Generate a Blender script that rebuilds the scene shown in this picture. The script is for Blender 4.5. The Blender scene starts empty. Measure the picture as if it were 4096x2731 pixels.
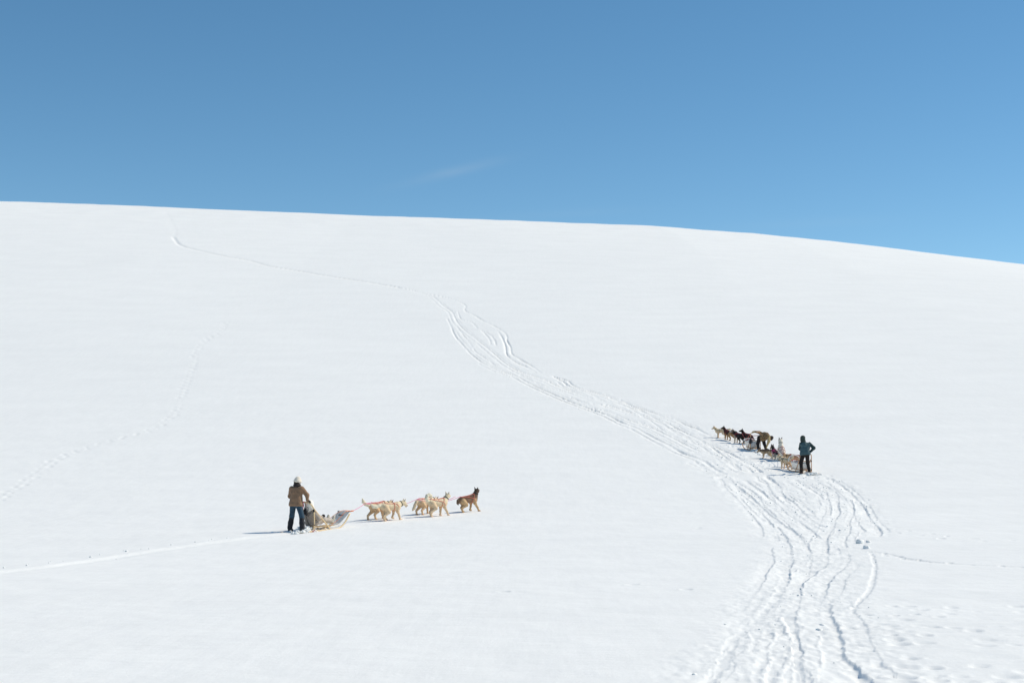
import bpy, bmesh, math, random
import numpy as np
from mathutils import Vector, Matrix

np.seterr(all='ignore')
random.seed(7)
SC = bpy.context.scene
COL = SC.collection

# ------------------------------------------------------------------ camera
cam_data = bpy.data.cameras.new('camera')
cam_data.lens = 50.0
cam_data.sensor_width = 36.0
cam_data.clip_start = 0.1
cam_data.clip_end = 6000.0
cam = bpy.data.objects.new('camera', cam_data)
COL.objects.link(cam)
cam.location = (0.0, 0.0, 1.7)
cam.rotation_euler = (math.radians(90) + math.atan(535.0 / 5689.0), 0, 0)
SC.camera = cam

# ------------------------------------------------------------------ sky, sun, exposure
SUN_EL = math.radians(47.0)
SUN_AZ = math.radians(78.0)       # clockwise from +Y: right of the view, a little beyond it
world = bpy.data.worlds.new('World')
SC.world = world
world.use_nodes = True
wn = world.node_tree.nodes; wl = world.node_tree.links
wn.clear()
w_out = wn.new('ShaderNodeOutputWorld')
w_bg = wn.new('ShaderNodeBackground'); w_bg.inputs['Strength'].default_value = 0.125
w_sky = wn.new('ShaderNodeTexSky'); w_sky.sky_type = 'NISHITA'
w_sky.sun_disc = False
w_sky.sun_elevation = SUN_EL
w_sky.sun_rotation = SUN_AZ
w_sky.altitude = 2500.0
w_sky.air_density = 1.0
w_sky.dust_density = 0.0
w_sky.ozone_density = 1.0
w_tint = wn.new('ShaderNodeVectorMath'); w_tint.operation = 'MULTIPLY'
w_tint.inputs[1].default_value = (1.0, 1.03, 1.01)      # the film's rendering of a clear mountain sky
w_hsv = wn.new('ShaderNodeHueSaturation'); w_hsv.inputs['Saturation'].default_value = 1.2; w_hsv.inputs['Hue'].default_value = 0.49
wl.new(w_sky.outputs['Color'], w_hsv.inputs['Color'])
wl.new(w_hsv.outputs['Color'], w_tint.inputs[0])
# one faint streak of high cirrus, fixed in the sky
def _m(op, a, b=None, c=None):
    n = wn.new('ShaderNodeMath'); n.operation = op
    for i, v in enumerate((a, b, c)):
        if v is None: continue
        if isinstance(v, (int, float)): n.inputs[i].default_value = v
        else: wl.new(v, n.inputs[i])
    return n.outputs[0]


w_tc = wn.new('ShaderNodeTexCoord'); w_xyz = wn.new('ShaderNodeSeparateXYZ')
wl.new(w_tc.outputs['Generated'], w_xyz.inputs[0])
_y = _m('MAXIMUM', w_xyz.outputs['Y'], .05)
_u = _m('DIVIDE', w_xyz.outputs['X'], _y); _v = _m('DIVIDE', w_xyz.outputs['Z'], _y)
_dens = None
for cu, cv, ang, la, lb, amp in ((-.0425, .2155, .24, .034, .0036, .06), (.036, .185, .06, .05, .0030, .025), (.21, .178, .05, .06, .004, .02)):
    du = _m('SUBTRACT', _u, cu); dv = _m('SUBTRACT', _v, cv)
    a = _m('ADD', _m('MULTIPLY', du, math.cos(ang)), _m('MULTIPLY', dv, math.sin(ang)))
    b = _m('SUBTRACT', _m('MULTIPLY', dv, math.cos(ang)), _m('MULTIPLY', du, math.sin(ang)))
    e = _m('ADD', _m('POWER', _m('ABSOLUTE', _m('DIVIDE', a, la)), 2.0), _m('POWER', _m('ABSOLUTE', _m('DIVIDE', b, lb)), 2.0))
    g = _m('MULTIPLY', _m('EXPONENT', _m('MULTIPLY', e, -1.0)), amp)
    _dens = g if _dens is None else _m('ADD', _dens, g)
w_cn = wn.new('ShaderNodeTexNoise'); w_cn.inputs['Scale'].default_value = 60.0; w_cn.inputs['Detail'].default_value = 5.0
w_cm = wn.new('ShaderNodeMapping'); w_cm.inputs['Rotation'].default_value = (0, .24, 0); w_cm.inputs['Scale'].default_value = (.35, .35, 1.6)
wl.new(w_tc.outputs['Generated'], w_cm.inputs['Vector']); wl.new(w_cm.outputs['Vector'], w_cn.inputs['Vector'])
_dens = _m('MULTIPLY', _dens, _m('MULTIPLY_ADD', w_cn.outputs['Fac'], 1.6, .2))
w_cl = wn.new('ShaderNodeMix'); w_cl.data_type = 'RGBA'
wl.new(_dens, w_cl.inputs['Factor']); wl.new(w_tint.outputs['Vector'], w_cl.inputs['A']); w_cl.inputs['B'].default_value = (5.6, 6.0, 5.9, 1)
wl.new(w_cl.outputs['Result'], w_bg.inputs['Color'])
wl.new(w_bg.outputs['Background'], w_out.inputs['Surface'])

sun_data = bpy.data.lights.new('sun', 'SUN')
sun_data.energy = 3.8
sun_data.angle = math.radians(0.53)
sun_data.color = (1.0, 0.92, 0.77)
sun = bpy.data.objects.new('sun', sun_data)
COL.objects.link(sun)
_sd = Vector((math.sin(SUN_AZ) * math.cos(SUN_EL), math.cos(SUN_AZ) * math.cos(SUN_EL), math.sin(SUN_EL)))
sun.rotation_euler = _sd.to_track_quat('Z', 'Y').to_euler()
sun.location = _sd * 60

SC.view_settings.view_transform = 'Standard'
SC.view_settings.look = 'None'
SC.view_settings.exposure = 0.0
SC.view_settings.gamma = 1.0
SC.view_settings.use_curve_mapping = False
SC.render.engine = 'CYCLES'
SC.cycles.use_denoising = True
SC.cycles.max_bounces = 6
# ------------------------------------------------------------------ terrain maths
F_PX = 5689.0                    # focal length in photograph pixels (50 mm on 36 mm)
PITCH = math.atan(535.0 / F_PX)  # the camera looks slightly up the slope
CAM = np.array([0.0, 0.0, 1.7])
_R = np.array([1.0, 0.0, 0.0])
_F = np.array([0.0, math.cos(PITCH), math.sin(PITCH)])
_U = np.array([0.0, -math.sin(PITCH), math.cos(PITCH)])


def smooth(a, b, x):
    t = np.clip((x - a) / (b - a), 0, 1)
    return t * t * (3 - 2 * t)


_SK = np.array([(-900, .0), (-60, .0), (0, -.004), (14, -.006), (26, -.004), (34, .008), (40, .03), (45, .058), (50, .075), (57, .10),
                (63, .128), (70, .145), (77, .16), (100, .22), (130, .28), (160, .298), (200, .262), (240, .2), (280, .09), (330, -.02),
                (450, -.12), (1500, -.16)])
_YS = np.arange(-900, 1500.1, 0.5)
_SL = np.interp(_YS, _SK[:, 0], _SK[:, 1])
_ker = np.hanning(31); _ker /= _ker.sum()
_SL = np.convolve(np.pad(_SL, 15, mode='edge'), _ker, 'valid')
_FZ = np.concatenate([[0], np.cumsum((_SL[1:] + _SL[:-1]) * .25)])
_FZ -= np.interp(0.0, _YS, _FZ)
_KU = np.array([-.75, -.55, -.36, -.27, -.184, -.1, 0, .1, .17, .255, .36, .5, .75])
_KV = np.array([1.1, 1.094, 1.078, 1.057, 1.036, 1.015, 1.003, .984, .955, .903, .823, .74, .6])


def _hash2(ix, iy, seed):
    n = (ix.astype(np.int64) * 374761393 + iy.astype(np.int64) * 668265263 + seed * 1442695041) & 0xffffffff
    n = ((n ^ (n >> 13)) * 1274126177) & 0xffffffff
    n = ((n ^ (n >> 16)) * 2246822519) & 0xffffffff
    return ((n ^ (n >> 15)) & 0xffff) / 65535.0


def noise2(x, y, seed=0):
    x, y = np.broadcast_arrays(np.atleast_1d(np.asarray(x, float)), np.asarray(y, float))
    ix = np.floor(x); iy = np.floor(y)
    fx = x - ix; fy = y - iy
    out = 0.0
    u = fx * fx * fx * (fx * (fx * 6 - 15) + 10); v = fy * fy * fy * (fy * (fy * 6 - 15) + 10)
    res = []
    for dx in (0, 1):
        for dy in (0, 1):
            a = _hash2(ix + dx, iy + dy, seed) * 6.2831853
            res.append(np.cos(a) * (fx - dx) + np.sin(a) * (fy - dy))
    a, b, c, d = res
    return ((a * (1 - v) + b * v) * (1 - u) + (c * (1 - v) + d * v) * u) * 1.5


def fbm(x, y, oct=4, seed=0, gain=.5):
    s = 0.0; a = 1.0
    for k in range(oct):
        s = s + a * noise2(x * 2 ** k, y * 2 ** k, seed + k * 17)
        a *= gain
    return s


def base_h(x, y):
    """Smooth hill without tracks."""
    x = np.asarray(x, float); y = np.asarray(y, float)
    f = np.interp(y, _YS, _FZ)
    k = np.interp(x / 245.0, _KU, _KV)
    z = f * (1 + (k - 1) * smooth(70, 200, y))
    z = z + .02 * np.clip(x, -60, 60) * (1 - smooth(70, 150, y))
    z = z + .10 * noise2(x / 26 + 3.3, y / 22, 5) * smooth(14, 40, y) * (1 - smooth(38, 44, y) * (1 - smooth(80, 110, y)))
    z = z + .35 * noise2(x / 60, y / 70 + 1.7, 9) * smooth(110, 200, y)
    z = z + .05 * noise2(x / 4.0, y / 5.0, 12) * smooth(170, 230, y)
    return z


def ray(px, py):
    d = _F * F_PX + _R * (px - 2048.0) + _U * (1365.5 - py)
    return d / np.linalg.norm(d)


_TS = np.concatenate([np.arange(3, 90, .05), np.arange(90, 330, .2)])


def hit(px, py):
    """Point of the smooth hill seen at photograph pixel (px, py)."""
    d = ray(px, py)
    P = CAM[None] + _TS[:, None] * d[None]
    g = P[:, 2] - base_h(P[:, 0], P[:, 1])
    i = np.argmax(g < 0) if (g < 0).any() else len(g) - 1
    if i == 0: i = 1
    t = _TS[i - 1] + (_TS[i] - _TS[i - 1]) * g[i - 1] / (g[i - 1] - g[i] + 1e-9)
    p = CAM + d * t
    return np.array([p[0], p[1], float(base_h(p[0], p[1])[0])])


def project(p):
    v = np.asarray(p, float) - CAM
    z = v @ _F
    return 2048 + F_PX * (v @ _R) / z, 1365.5 - F_PX * (v @ _U) / z
# ------------------------------------------------------------------ scene helpers
def tag(o, label=None, cat=None, group=None, kind=None):
    if label: o['label'] = label
    if cat: o['category'] = cat
    if group: o['group'] = group
    if kind: o['kind'] = kind
    return o


def empty(name, loc, rot=None):
    o = bpy.data.objects.new(name, None)
    COL.objects.link(o)
    o.empty_display_size = .2
    if rot is not None:
        o.matrix_world = Matrix.Translation(Vector(loc)) @ rot.to_4x4()
    else:
        o.location = loc
    return o


def link(name, me, mat, parent=None, smooth_shade=True):
    if mat is not None: me.materials.append(mat)
    o = bpy.data.objects.new(name, me)
    COL.objects.link(o)
    if parent is not None: o.parent = parent
    if smooth_shade:
        me.polygons.foreach_set('use_smooth', np.ones(len(me.polygons), bool))
    return o


def np_mesh(name, V, Q):
    """Mesh from numpy vertices and quads (or triangles)."""
    V = np.ascontiguousarray(V, np.float32); Q = np.ascontiguousarray(Q, np.int32)
    me = bpy.data.meshes.new(name)
    k = Q.shape[1]
    me.vertices.add(len(V)); me.vertices.foreach_set('co', V.ravel())
    me.loops.add(Q.size); me.loops.foreach_set('vertex_index', Q.ravel())
    me.polygons.add(len(Q))
    me.polygons.foreach_set('loop_start', np.arange(0, Q.size, k, dtype=np.int32))
    me.update(calc_edges=True)
    me.validate()
    return me


def catmull(P, n=8):
    P = [np.asarray(p, float) for p in P]
    P = [2 * P[0] - P[1]] + P + [2 * P[-1] - P[-2]]
    out = []
    for i in range(1, len(P) - 2):
        for k in range(n):
            t = k / n
            a, b, c, d = P[i - 1], P[i], P[i + 1], P[i + 2]
            out.append(.5 * ((2 * b) + (c - a) * t + (2 * a - 5 * b + 4 * c - d) * t * t + (3 * b - a - 3 * c + d) * t ** 3))
    out.append(P[-2])
    return np.array(out)


class MB:
    """Collects tubes, boxes and strips into one mesh."""
    def __init__(s): s.v = []; s.f = []

    def add(s, V, F):
        o = len(s.v); s.v += [tuple(map(float, p)) for p in V]; s.f += [tuple(i + o for i in f) for f in F]

    def tube(s, P, r, seg=7, flat=1.0, up=(0, 0, 1)):
        P = np.asarray(P, float); n = len(P)
        r = np.broadcast_to(np.asarray(r, float), (n,))
        T = np.gradient(P, axis=0); T /= np.linalg.norm(T, axis=1)[:, None] + 1e-12
        u = np.asarray(up, float)
        if abs(T[0] @ u) > .93: u = np.array([1.0, .2, .1])
        N = u - T[0] * (u @ T[0]); N /= np.linalg.norm(N)
        V = []
        for i in range(n):
            N = N - T[i] * (N @ T[i]); N /= np.linalg.norm(N) + 1e-12
            B = np.cross(T[i], N)
            for k in range(seg):
                a = 2 * math.pi * k / seg
                V.append(P[i] + r[i] * (math.cos(a) * N * flat + math.sin(a) * B))
        F = []
        for i in range(n - 1):
            for k in range(seg):
                k2 = (k + 1) % seg
                F.append((i * seg + k, i * seg + k2, (i + 1) * seg + k2, (i + 1) * seg + k))
        F.append(tuple(range(seg))[::-1]); F.append(tuple((n - 1) * seg + k for k in range(seg)))
        s.add(V, F); return s

    def box(s, c, size, R=None):
        c = np.asarray(c, float); h = np.asarray(size, float) / 2
        R = np.eye(3) if R is None else np.asarray(R)
        V = [c + R @ (np.array((x, y, z)) * h) for x in (-1, 1) for y in (-1, 1) for z in (-1, 1)]
        s.add(V, [(0, 1, 3, 2), (4, 6, 7, 5), (0, 4, 5, 1), (2, 3, 7, 6), (0, 2, 6, 4), (1, 5, 7, 3)]); return s

    def sheet(s, G, th=.006):
        """Thick sheet from a grid of points G[i][j]."""
        G = np.asarray(G, float); n, m = G.shape[:2]
        du = np.gradient(G, axis=0); dv = np.gradient(G, axis=1)
        N = np.cross(du, dv); N /= np.linalg.norm(N, axis=2)[..., None] + 1e-12
        A = (G + N * th / 2).reshape(-1, 3); B = (G - N * th / 2).reshape(-1, 3)
        V = np.concatenate([A, B]); o = n * m; F = []
        for i in range(n - 1):
            for j in range(m - 1):
                a, b, c, d = i * m + j, i * m + j + 1, (i + 1) * m + j + 1, (i + 1) * m + j
                F.append((a, d, c, b)); F.append((a + o, b + o, c + o, d + o))
        for i in range(n - 1):
            a, d = i * m, (i + 1) * m; F.append((a, a + o, d + o, d))
            a, d = i * m + m - 1, (i + 1) * m + m - 1; F.append((a, d, d + o, a + o))
        for j in range(m - 1):
            a, b = j, j + 1; F.append((a, b, b + o, a + o))
            a, b = (n - 1) * m + j, (n - 1) * m + j + 1; F.append((a, a + o, b + o, b))
        s.add(V, F); return s

    def build(s, name, mat, parent=None, smooth_shade=True):
        me = bpy.data.meshes.new(name); me.from_pydata(s.v, [], s.f); me.update()
        bm = bmesh.new(); bm.from_mesh(me); bmesh.ops.recalc_face_normals(bm, faces=bm.faces); bm.to_mesh(me); bm.free()
        return link(name, me, mat, parent, smooth_shade)


# ------------------------------------------------------------------ materials
def material(name, color, rough=.8, noise=0.0, scale=30.0, bump=0.0, bump_scale=60.0, sheen=0.0, attr=None, wave=None, spec=.3, stretch=None, color2=None):
    m = bpy.data.materials.new(name); m.use_nodes = True
    nt = m.node_tree; b = nt.nodes['Principled BSDF']; L = nt.links
    b.inputs['Roughness'].default_value = rough
    b.inputs['Specular IOR Level'].default_value = spec
    if sheen:
        b.inputs['Sheen Weight'].default_value = sheen; b.inputs['Sheen Roughness'].default_value = .5
    tc = nt.nodes.new('ShaderNodeTexCoord')
    vec = tc.outputs['Object']
    if stretch:
        mp = nt.nodes.new('ShaderNodeMapping'); mp.inputs['Scale'].default_value = stretch
        L.new(vec, mp.inputs['Vector']); vec = mp.outputs['Vector']
    if attr:
        a = nt.nodes.new('ShaderNodeAttribute'); a.attribute_name = attr; src = a.outputs['Color']
    else:
        c = nt.nodes.new('ShaderNodeRGB'); c.outputs[0].default_value = (*color, 1); src = c.outputs[0]
    if noise or color2:
        n = nt.nodes.new('ShaderNodeTexNoise'); n.inputs['Scale'].default_value = scale; n.inputs['Detail'].default_value = 4
        L.new(vec, n.inputs['Vector'])
        if color2:
            rp = nt.nodes.new('ShaderNodeValToRGB'); rp.color_ramp.elements[0].position = .38; rp.color_ramp.elements[1].position = .62
            L.new(n.outputs['Fac'], rp.inputs['Fac'])
            mx = nt.nodes.new('ShaderNodeMix'); mx.data_type = 'RGBA'
            L.new(rp.outputs['Color'], mx.inputs['Factor']); L.new(src, mx.inputs['A']); mx.inputs['B'].default_value = (*color2, 1)
            src = mx.outputs['Result']
        if noise:
            mr = nt.nodes.new('ShaderNodeMapRange'); mr.inputs['From Min'].default_value = .25; mr.inputs['From Max'].default_value = .75
            mr.inputs['To Min'].default_value = 1 - noise; mr.inputs['To Max'].default_value = 1 + noise
            L.new(n.outputs['Fac'], mr.inputs['Value'])
            vm = nt.nodes.new('ShaderNodeVectorMath'); vm.operation = 'SCALE'
            L.new(src, vm.inputs[0]); L.new(mr.outputs['Result'], vm.inputs['Scale'])
            src = vm.outputs['Vector']
    L.new(src, b.inputs['Base Color'])
    h = None
    if bump:
        n2 = nt.nodes.new('ShaderNodeTexNoise'); n2.inputs['Scale'].default_value = bump_scale; n2.inputs['Detail'].default_value = 3
        L.new(vec, n2.inputs['Vector']); h = n2.outputs['Fac']
    if wave:
        wv = nt.nodes.new('ShaderNodeTexWave'); wv.bands_direction = 'Z'; wv.inputs['Scale'].default_value = wave
        wv.inputs['Distortion'].default_value = 1.2
        L.new(tc.outputs['Object'], wv.inputs['Vector'])
        if h is None: h = wv.outputs['Fac']
        else:
            ad = nt.nodes.new('ShaderNodeMath'); ad.operation = 'ADD'; L.new(h, ad.inputs[0]); L.new(wv.outputs['Fac'], ad.inputs[1]); h = ad.outputs[0]
    if h is not None:
        bp = nt.nodes.new('ShaderNodeBump'); bp.inputs['Strength'].default_value = 1.0; bp.inputs['Distance'].default_value = bump or .01
        L.new(h, bp.inputs['Height']); L.new(bp.outputs['Normal'], b.inputs['Normal'])
    return m


def snow_material(name):
    m = bpy.data.materials.new(name); m.use_nodes = True
    nt = m.node_tree; b = nt.nodes['Principled BSDF']; L = nt.links
    b.inputs['Roughness'].default_value = .75
    b.inputs['Specular IOR Level'].default_value = .15
    tc = nt.nodes.new('ShaderNodeTexCoord')
    # crusted spring snow: slightly different whiteness in broad patches and grains
    n = nt.nodes.new('ShaderNodeTexNoise'); n.inputs['Scale'].default_value = .35; n.inputs['Detail'].default_value = 6
    mp = nt.nodes.new('ShaderNodeMapping'); mp.inputs['Scale'].default_value = (.55, 1.3, 1); mp.inputs['Rotation'].default_value = (0, 0, .3)
    L.new(tc.outputs['Object'], mp.inputs['Vector']); L.new(mp.outputs['Vector'], n.inputs['Vector'])
    rp = nt.nodes.new('ShaderNodeValToRGB')
    rp.color_ramp.elements[0].position = .3; rp.color_ramp.elements[0].color = (.872, .868, .852, 1)
    rp.color_ramp.elements[1].position = .7; rp.color_ramp.elements[1].color = (.905, .90, .882, 1)
    L.new(n.outputs['Fac'], rp.inputs['Fac'])
    # coarse corn-snow grain, drawn out along the fall line
    src = rp.outputs['Color']
    for sc, sd in (((24, 1.7, 3), .0), ((7, .45, 1), 5.0)):
        gm = nt.nodes.new('ShaderNodeMapping'); gm.inputs['Scale'].default_value = sc; gm.inputs['Location'].default_value = (sd, sd, 0)
        gn = nt.nodes.new('ShaderNodeTexNoise'); gn.inputs['Scale'].default_value = 1.0; gn.inputs['Detail'].default_value = 2
        L.new(tc.outputs['Object'], gm.inputs['Vector']); L.new(gm.outputs['Vector'], gn.inputs['Vector'])
        mr = nt.nodes.new('ShaderNodeMapRange'); mr.inputs['From Min'].default_value = .25; mr.inputs['From Max'].default_value = .75
        mr.inputs['To Min'].default_value = .983; mr.inputs['To Max'].default_value = 1.017
        L.new(gn.outputs['Fac'], mr.inputs['Value'])
        vm = nt.nodes.new('ShaderNodeVectorMath'); vm.operation = 'SCALE'; L.new(src, vm.inputs[0]); L.new(mr.outputs['Result'], vm.inputs['Scale']); src = vm.outputs['Vector']
    L.new(src, b.inputs['Base Color'])
    # relief: wind grain and granules
    g1 = nt.nodes.new('ShaderNodeTexNoise'); g1.inputs['Scale'].default_value = 2.2; g1.inputs['Detail'].default_value = 7; g1.inputs['Roughness'].default_value = .62
    mp2 = nt.nodes.new('ShaderNodeMapping'); mp2.inputs['Scale'].default_value = (.8, 1.5, 1); mp2.inputs['Rotation'].default_value = (0, 0, .25)
    L.new(tc.outputs['Object'], mp2.inputs['Vector']); L.new(mp2.outputs['Vector'], g1.inputs['Vector'])
    bp = nt.nodes.new('ShaderNodeBump'); bp.inputs['Strength'].default_value = 1.0; bp.inputs['Distance'].default_value = .017
    L.new(g1.outputs['Fac'], bp.inputs['Height'])
    g2 = nt.nodes.new('ShaderNodeTexNoise'); g2.inputs['Scale'].default_value = 24; g2.inputs['Detail'].default_value = 5; g2.inputs['Roughness'].default_value = .7
    L.new(tc.outputs['Object'], g2.inputs['Vector'])
    bp2 = nt.nodes.new('ShaderNodeBump'); bp2.inputs['Strength'].default_value = .8; bp2.inputs['Distance'].default_value = .006
    L.new(g2.outputs['Fac'], bp2.inputs['Height']); L.new(bp.outputs['Normal'], bp2.inputs['Normal'])
    L.new(bp2.outputs['Normal'], b.inputs['Normal'])
    return m


SNOW = snow_material('snow')
# ------------------------------------------------------------------ tracks traced on the hill, then pressed into the snow
def _zoomA(P): return [(2700 + x * .59354, 1850 + y * .59354) for x, y in P]
def _zoomB(P): return [(1600 + x * .59524, 1050 + y * .59524) for x, y in P]
def _zoomE(P): return [(2800 + x * .22959, 1650 + y * .22959) for x, y in P]


RUTS = []      # (world polyline, half width, depth, berm, roughness)


def rut(P, w=.075, d=.10, berm=.03, rough=1.0, mode='rut', twin=False):
    W = np.array([hit(*p)[:2] for p in P])
    n = 3
    C = catmull([np.array([a, b, 0.0]) for a, b in W], n)[:, :2]
    RUTS.append((C, w, d, berm, rough, mode))
    if mode == 'rut' and twin:      # the other runner of the same sled, fainter and not everywhere
        t = np.gradient(C, axis=0); t /= np.linalg.norm(t, axis=1)[:, None] + 1e-9
        for off, f in ((random.uniform(.34, .46), .62), (-random.uniform(.2, .3), .38)):
            a = random.randint(0, max(0, len(C) // 4)); b = len(C) - random.randint(0, max(0, len(C) // 4))
            if b - a < 4: continue
            o = off * (1 + .13 * noise2(np.arange(len(C)) * .25 + d * 91, w * 57 + off * 13, 3))[:, None]
            RUTS.append(((C + np.stack([t[:, 1], -t[:, 0]], 1) * o)[a:b], w * .75, d * f, berm * .5, rough * .7, mode))


A = [
 ([(150, 0), (250, 40), (330, 85), (375, 110), (400, 150), (440, 200), (510, 260), (580, 330), (640, 400), (680, 450), (700, 520)], .07, .09, .03),
 ([(400, 150), (520, 240), (600, 310), (670, 370), (740, 420), (800, 460), (850, 510), (890, 560), (915, 610), (912, 690), (880, 760), (830, 830), (795, 900), (775, 980), (745, 1060), (725, 1140)], .07, .11, .035),
 ([(690, 430), (730, 480), (760, 530), (775, 590), (790, 655), (765, 710), (765, 760), (740, 830), (705, 900), (670, 990), (650, 1080), (640, 1170)], .07, .10, .04),
 ([(480, 120), (560, 175), (640, 235), (700, 290), (760, 345), (830, 390), (900, 440), (950, 480), (1000, 515)], .065, .10, .03),
 ([(640, 100), (690, 140), (715, 180), (730, 215), (800, 265), (860, 330), (900, 370), (960, 410), (1030, 440)], .07, .11, .035),
 ([(660, 210), (740, 280), (800, 330), (860, 375), (930, 415), (1010, 470)], .06, .08, .03),
 ([(830, 120), (900, 165), (930, 185), (960, 230), (985, 290)], .06, .07, .03),
 ([(740, 200), (800, 240), (860, 280), (920, 330), (960, 380)], .06, .06, .04),
 ([(960, 130), (1040, 170), (1085, 200), (1100, 235), (1095, 290), (1110, 330), (1080, 380), (1070, 430), (1030, 490), (1020, 540), (1025, 620), (1010, 680),
   (930, 740), (860, 790), (840, 860), (830, 930), (800, 1000), (790, 1080), (820, 1180), (815, 1300), (835, 1400), (845, 1500)], .075, .11, .045),
 ([(950, 140), (1010, 180), (1030, 240), (1050, 300), (1045, 350)], .06, .08, .03),
 ([(960, 100), (1040, 105), (1090, 130), (1160, 180), (1220, 240), (1280, 310), (1310, 370), (1340, 410), (1380, 450), (1385, 490)], .085, .12, .06),
 ([(1190, 250), (1205, 330), (1175, 400), (1180, 460), (1140, 520), (1150, 570)], .06, .09, .05),
 ([(1170, 620), (1155, 690), (1090, 740), (1040, 790), (1010, 860), (985, 920), (1030, 1000)], .07, .10, .04),
 ([(1325, 610), (1345, 700), (1330, 800), (1290, 880), (1230, 945), (1200, 1000), (1260, 1080), (1310, 1180)], .045, .045, .015),
 ([(1035, 930), (1030, 1000), (1050, 1060), (1080, 1110), (1100, 1190), (1110, 1260), (1140, 1320), (1200, 1380), (1260, 1440), (1320, 1510)], .075, .11, .05),
 ([(700, 880), (620, 980), (550, 1060), (480, 1110), (410, 1180), (360, 1270), (330, 1340), (270, 1420), (200, 1510)], .075, .055, .02),
 ([(660, 1040), (700, 1120), (740, 1170), (735, 1230), (715, 1300), (690, 1370), (650, 1440), (640, 1510)], .065, .09, .05),
 ([(630, 1130), (610, 1230), (590, 1330), (560, 1420), (540, 1510)], .05, .04, .03),
]
for P, w, d, b in A:
    if P[0] in ((1325, 610), (700, 880)): rut(_zoomA(P), w * 1.5, d * 1.15, b * .4, .35, 'groove')
    else: rut(_zoomA(P), w, d, b, twin=True)
B = [
 ([(0, 170), (80, 185), (180, 215), (240, 240), (290, 290), (350, 330), (370, 370), (400, 420), (460, 475), (520, 520), (620, 600), (700, 670), (760, 710),
   (830, 740), (920, 770), (1000, 800), (1060, 830), (1170, 870), (1270, 905), (1380, 930)], .08, .10),
 ([(320, 380), (345, 430), (370, 490), (430, 560), (480, 615), (560, 675), (640, 715), (740, 750), (800, 770), (870, 810), (980, 860), (1070, 900), (1180, 945),
   (1290, 985), (1400, 1025), (1500, 1075), (1600, 1115), (1700, 1170), (1800, 1220), (1900, 1275), (2030, 1325), (2120, 1385), (2200, 1430), (2250, 1490)], .085, .13),
 ([(380, 420), (420, 480), (470, 540), (510, 600), (570, 640), (640, 690)], .075, .08),
 ([(200, 215), (330, 240), (440, 285), (435, 320), (500, 355), (560, 390), (640, 430), (690, 460), (720, 495), (720, 525), (745, 570), (750, 610), (800, 645), (880, 690), (950, 740)], .08, .11),
 ([(660, 460), (685, 500), (710, 560), (720, 620), (780, 670), (850, 700), (920, 740)], .075, .10),
 ([(540, 455), (600, 480), (635, 520), (645, 555)], .07, .09),
 ([(560, 465), (600, 510), (612, 550)], .07, .08),
 ([(1030, 765), (1130, 795), (1165, 825), (1260, 860), (1380, 895), (1470, 930), (1570, 965), (1680, 1000), (1780, 1035), (1850, 1055), (1930, 1090), (2010, 1120), (2090, 1165)], .075, .11),
 ([(1040, 770), (1100, 800), (1140, 830), (1240, 865), (1330, 905)], .07, .09),
 ([(1280, 980), (1400, 1000), (1520, 1050), (1620, 1085), (1720, 1120), (1800, 1160), (1900, 1210), (2000, 1260), (2080, 1280), (2180, 1320), (2280, 1390)], .07, .09),
 ([(1150, 905), (1260, 945), (1400, 960), (1560, 1010), (1700, 1040), (1800, 1080), (1900, 1130), (1980, 1170), (2060, 1210), (2180, 1260), (2260, 1300), (2352, 1350)], .07, .10),
 ([(1480, 920), (1600, 980), (1740, 1060), (1850, 1140), (1960, 1190)], .065, .07),
 ([(390, 330), (410, 380), (480, 400), (520, 440)], .07, .07),
 ([(700, 690), (780, 740), (900, 800), (1010, 845), (1100, 870)], .07, .07),
]
for P, w, d in B:
    rut(_zoomB(P), w, d, .028, .7, twin=P[-1][0] > 1000)
E = [
 ([(0, 470), (60, 520), (200, 590), (350, 700), (470, 790), (600, 890), (720, 980)], .06, .09),
 ([(690, 810), (800, 860), (900, 910), (980, 960), (1030, 1000), (1080, 1030)], .075, .13),
 ([(30, 810), (150, 880), (240, 960), (340, 1010), (430, 1080)], .065, .10),
 ([(420, 800), (560, 890), (690, 980), (830, 1030)], .06, .07),
 ([(90, 350), (200, 400), (300, 450)], .06, .07),
 ([(1180, 1110), (1250, 1180), (1350, 1240), (1400, 1320), (1420, 1390), (1480, 1470), (1560, 1568)], .075, .12),
 ([(820, 1200), (950, 1290), (1100, 1380), (1200, 1480), (1300, 1568)], .065, .10),
 ([(600, 1230), (750, 1350), (880, 1440), (1000, 1568)], .06, .09),
 ([(460, 1130), (560, 1200), (640, 1320), (760, 1460)], .055, .06),
 ([(1700, 1180), (1800, 1260), (1950, 1330), (2060, 1420), (2150, 1500)], .065, .10),
 ([(2060, 1210), (2200, 1310), (2352, 1400)], .06, .09),
]
for P, w, d in E:
    rut(_zoomE(P), w, d, .03, twin=True)
# the thin far trail to the crest: two runners side by side
_far = [(665, 845), (672, 868), (690, 900), (702, 928), (695, 950), (720, 980), (800, 1003), (900, 1025), (1000, 1043), (1080, 1065), (1200, 1085), (1330, 1107), (1480, 1130), (1600, 1151)]
rut(_far[4:], .30, .34, .005, .1, 'groove')
rut(_far[:5], .10, .05, .01, .3)
rut([(x + 6, y + 2) for x, y in _far[:6]], .10, .04, .01, .3)
rut([(x - 9, y + 3) for x, y in _far[:5]], .10, .04, .01, .3)
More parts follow.
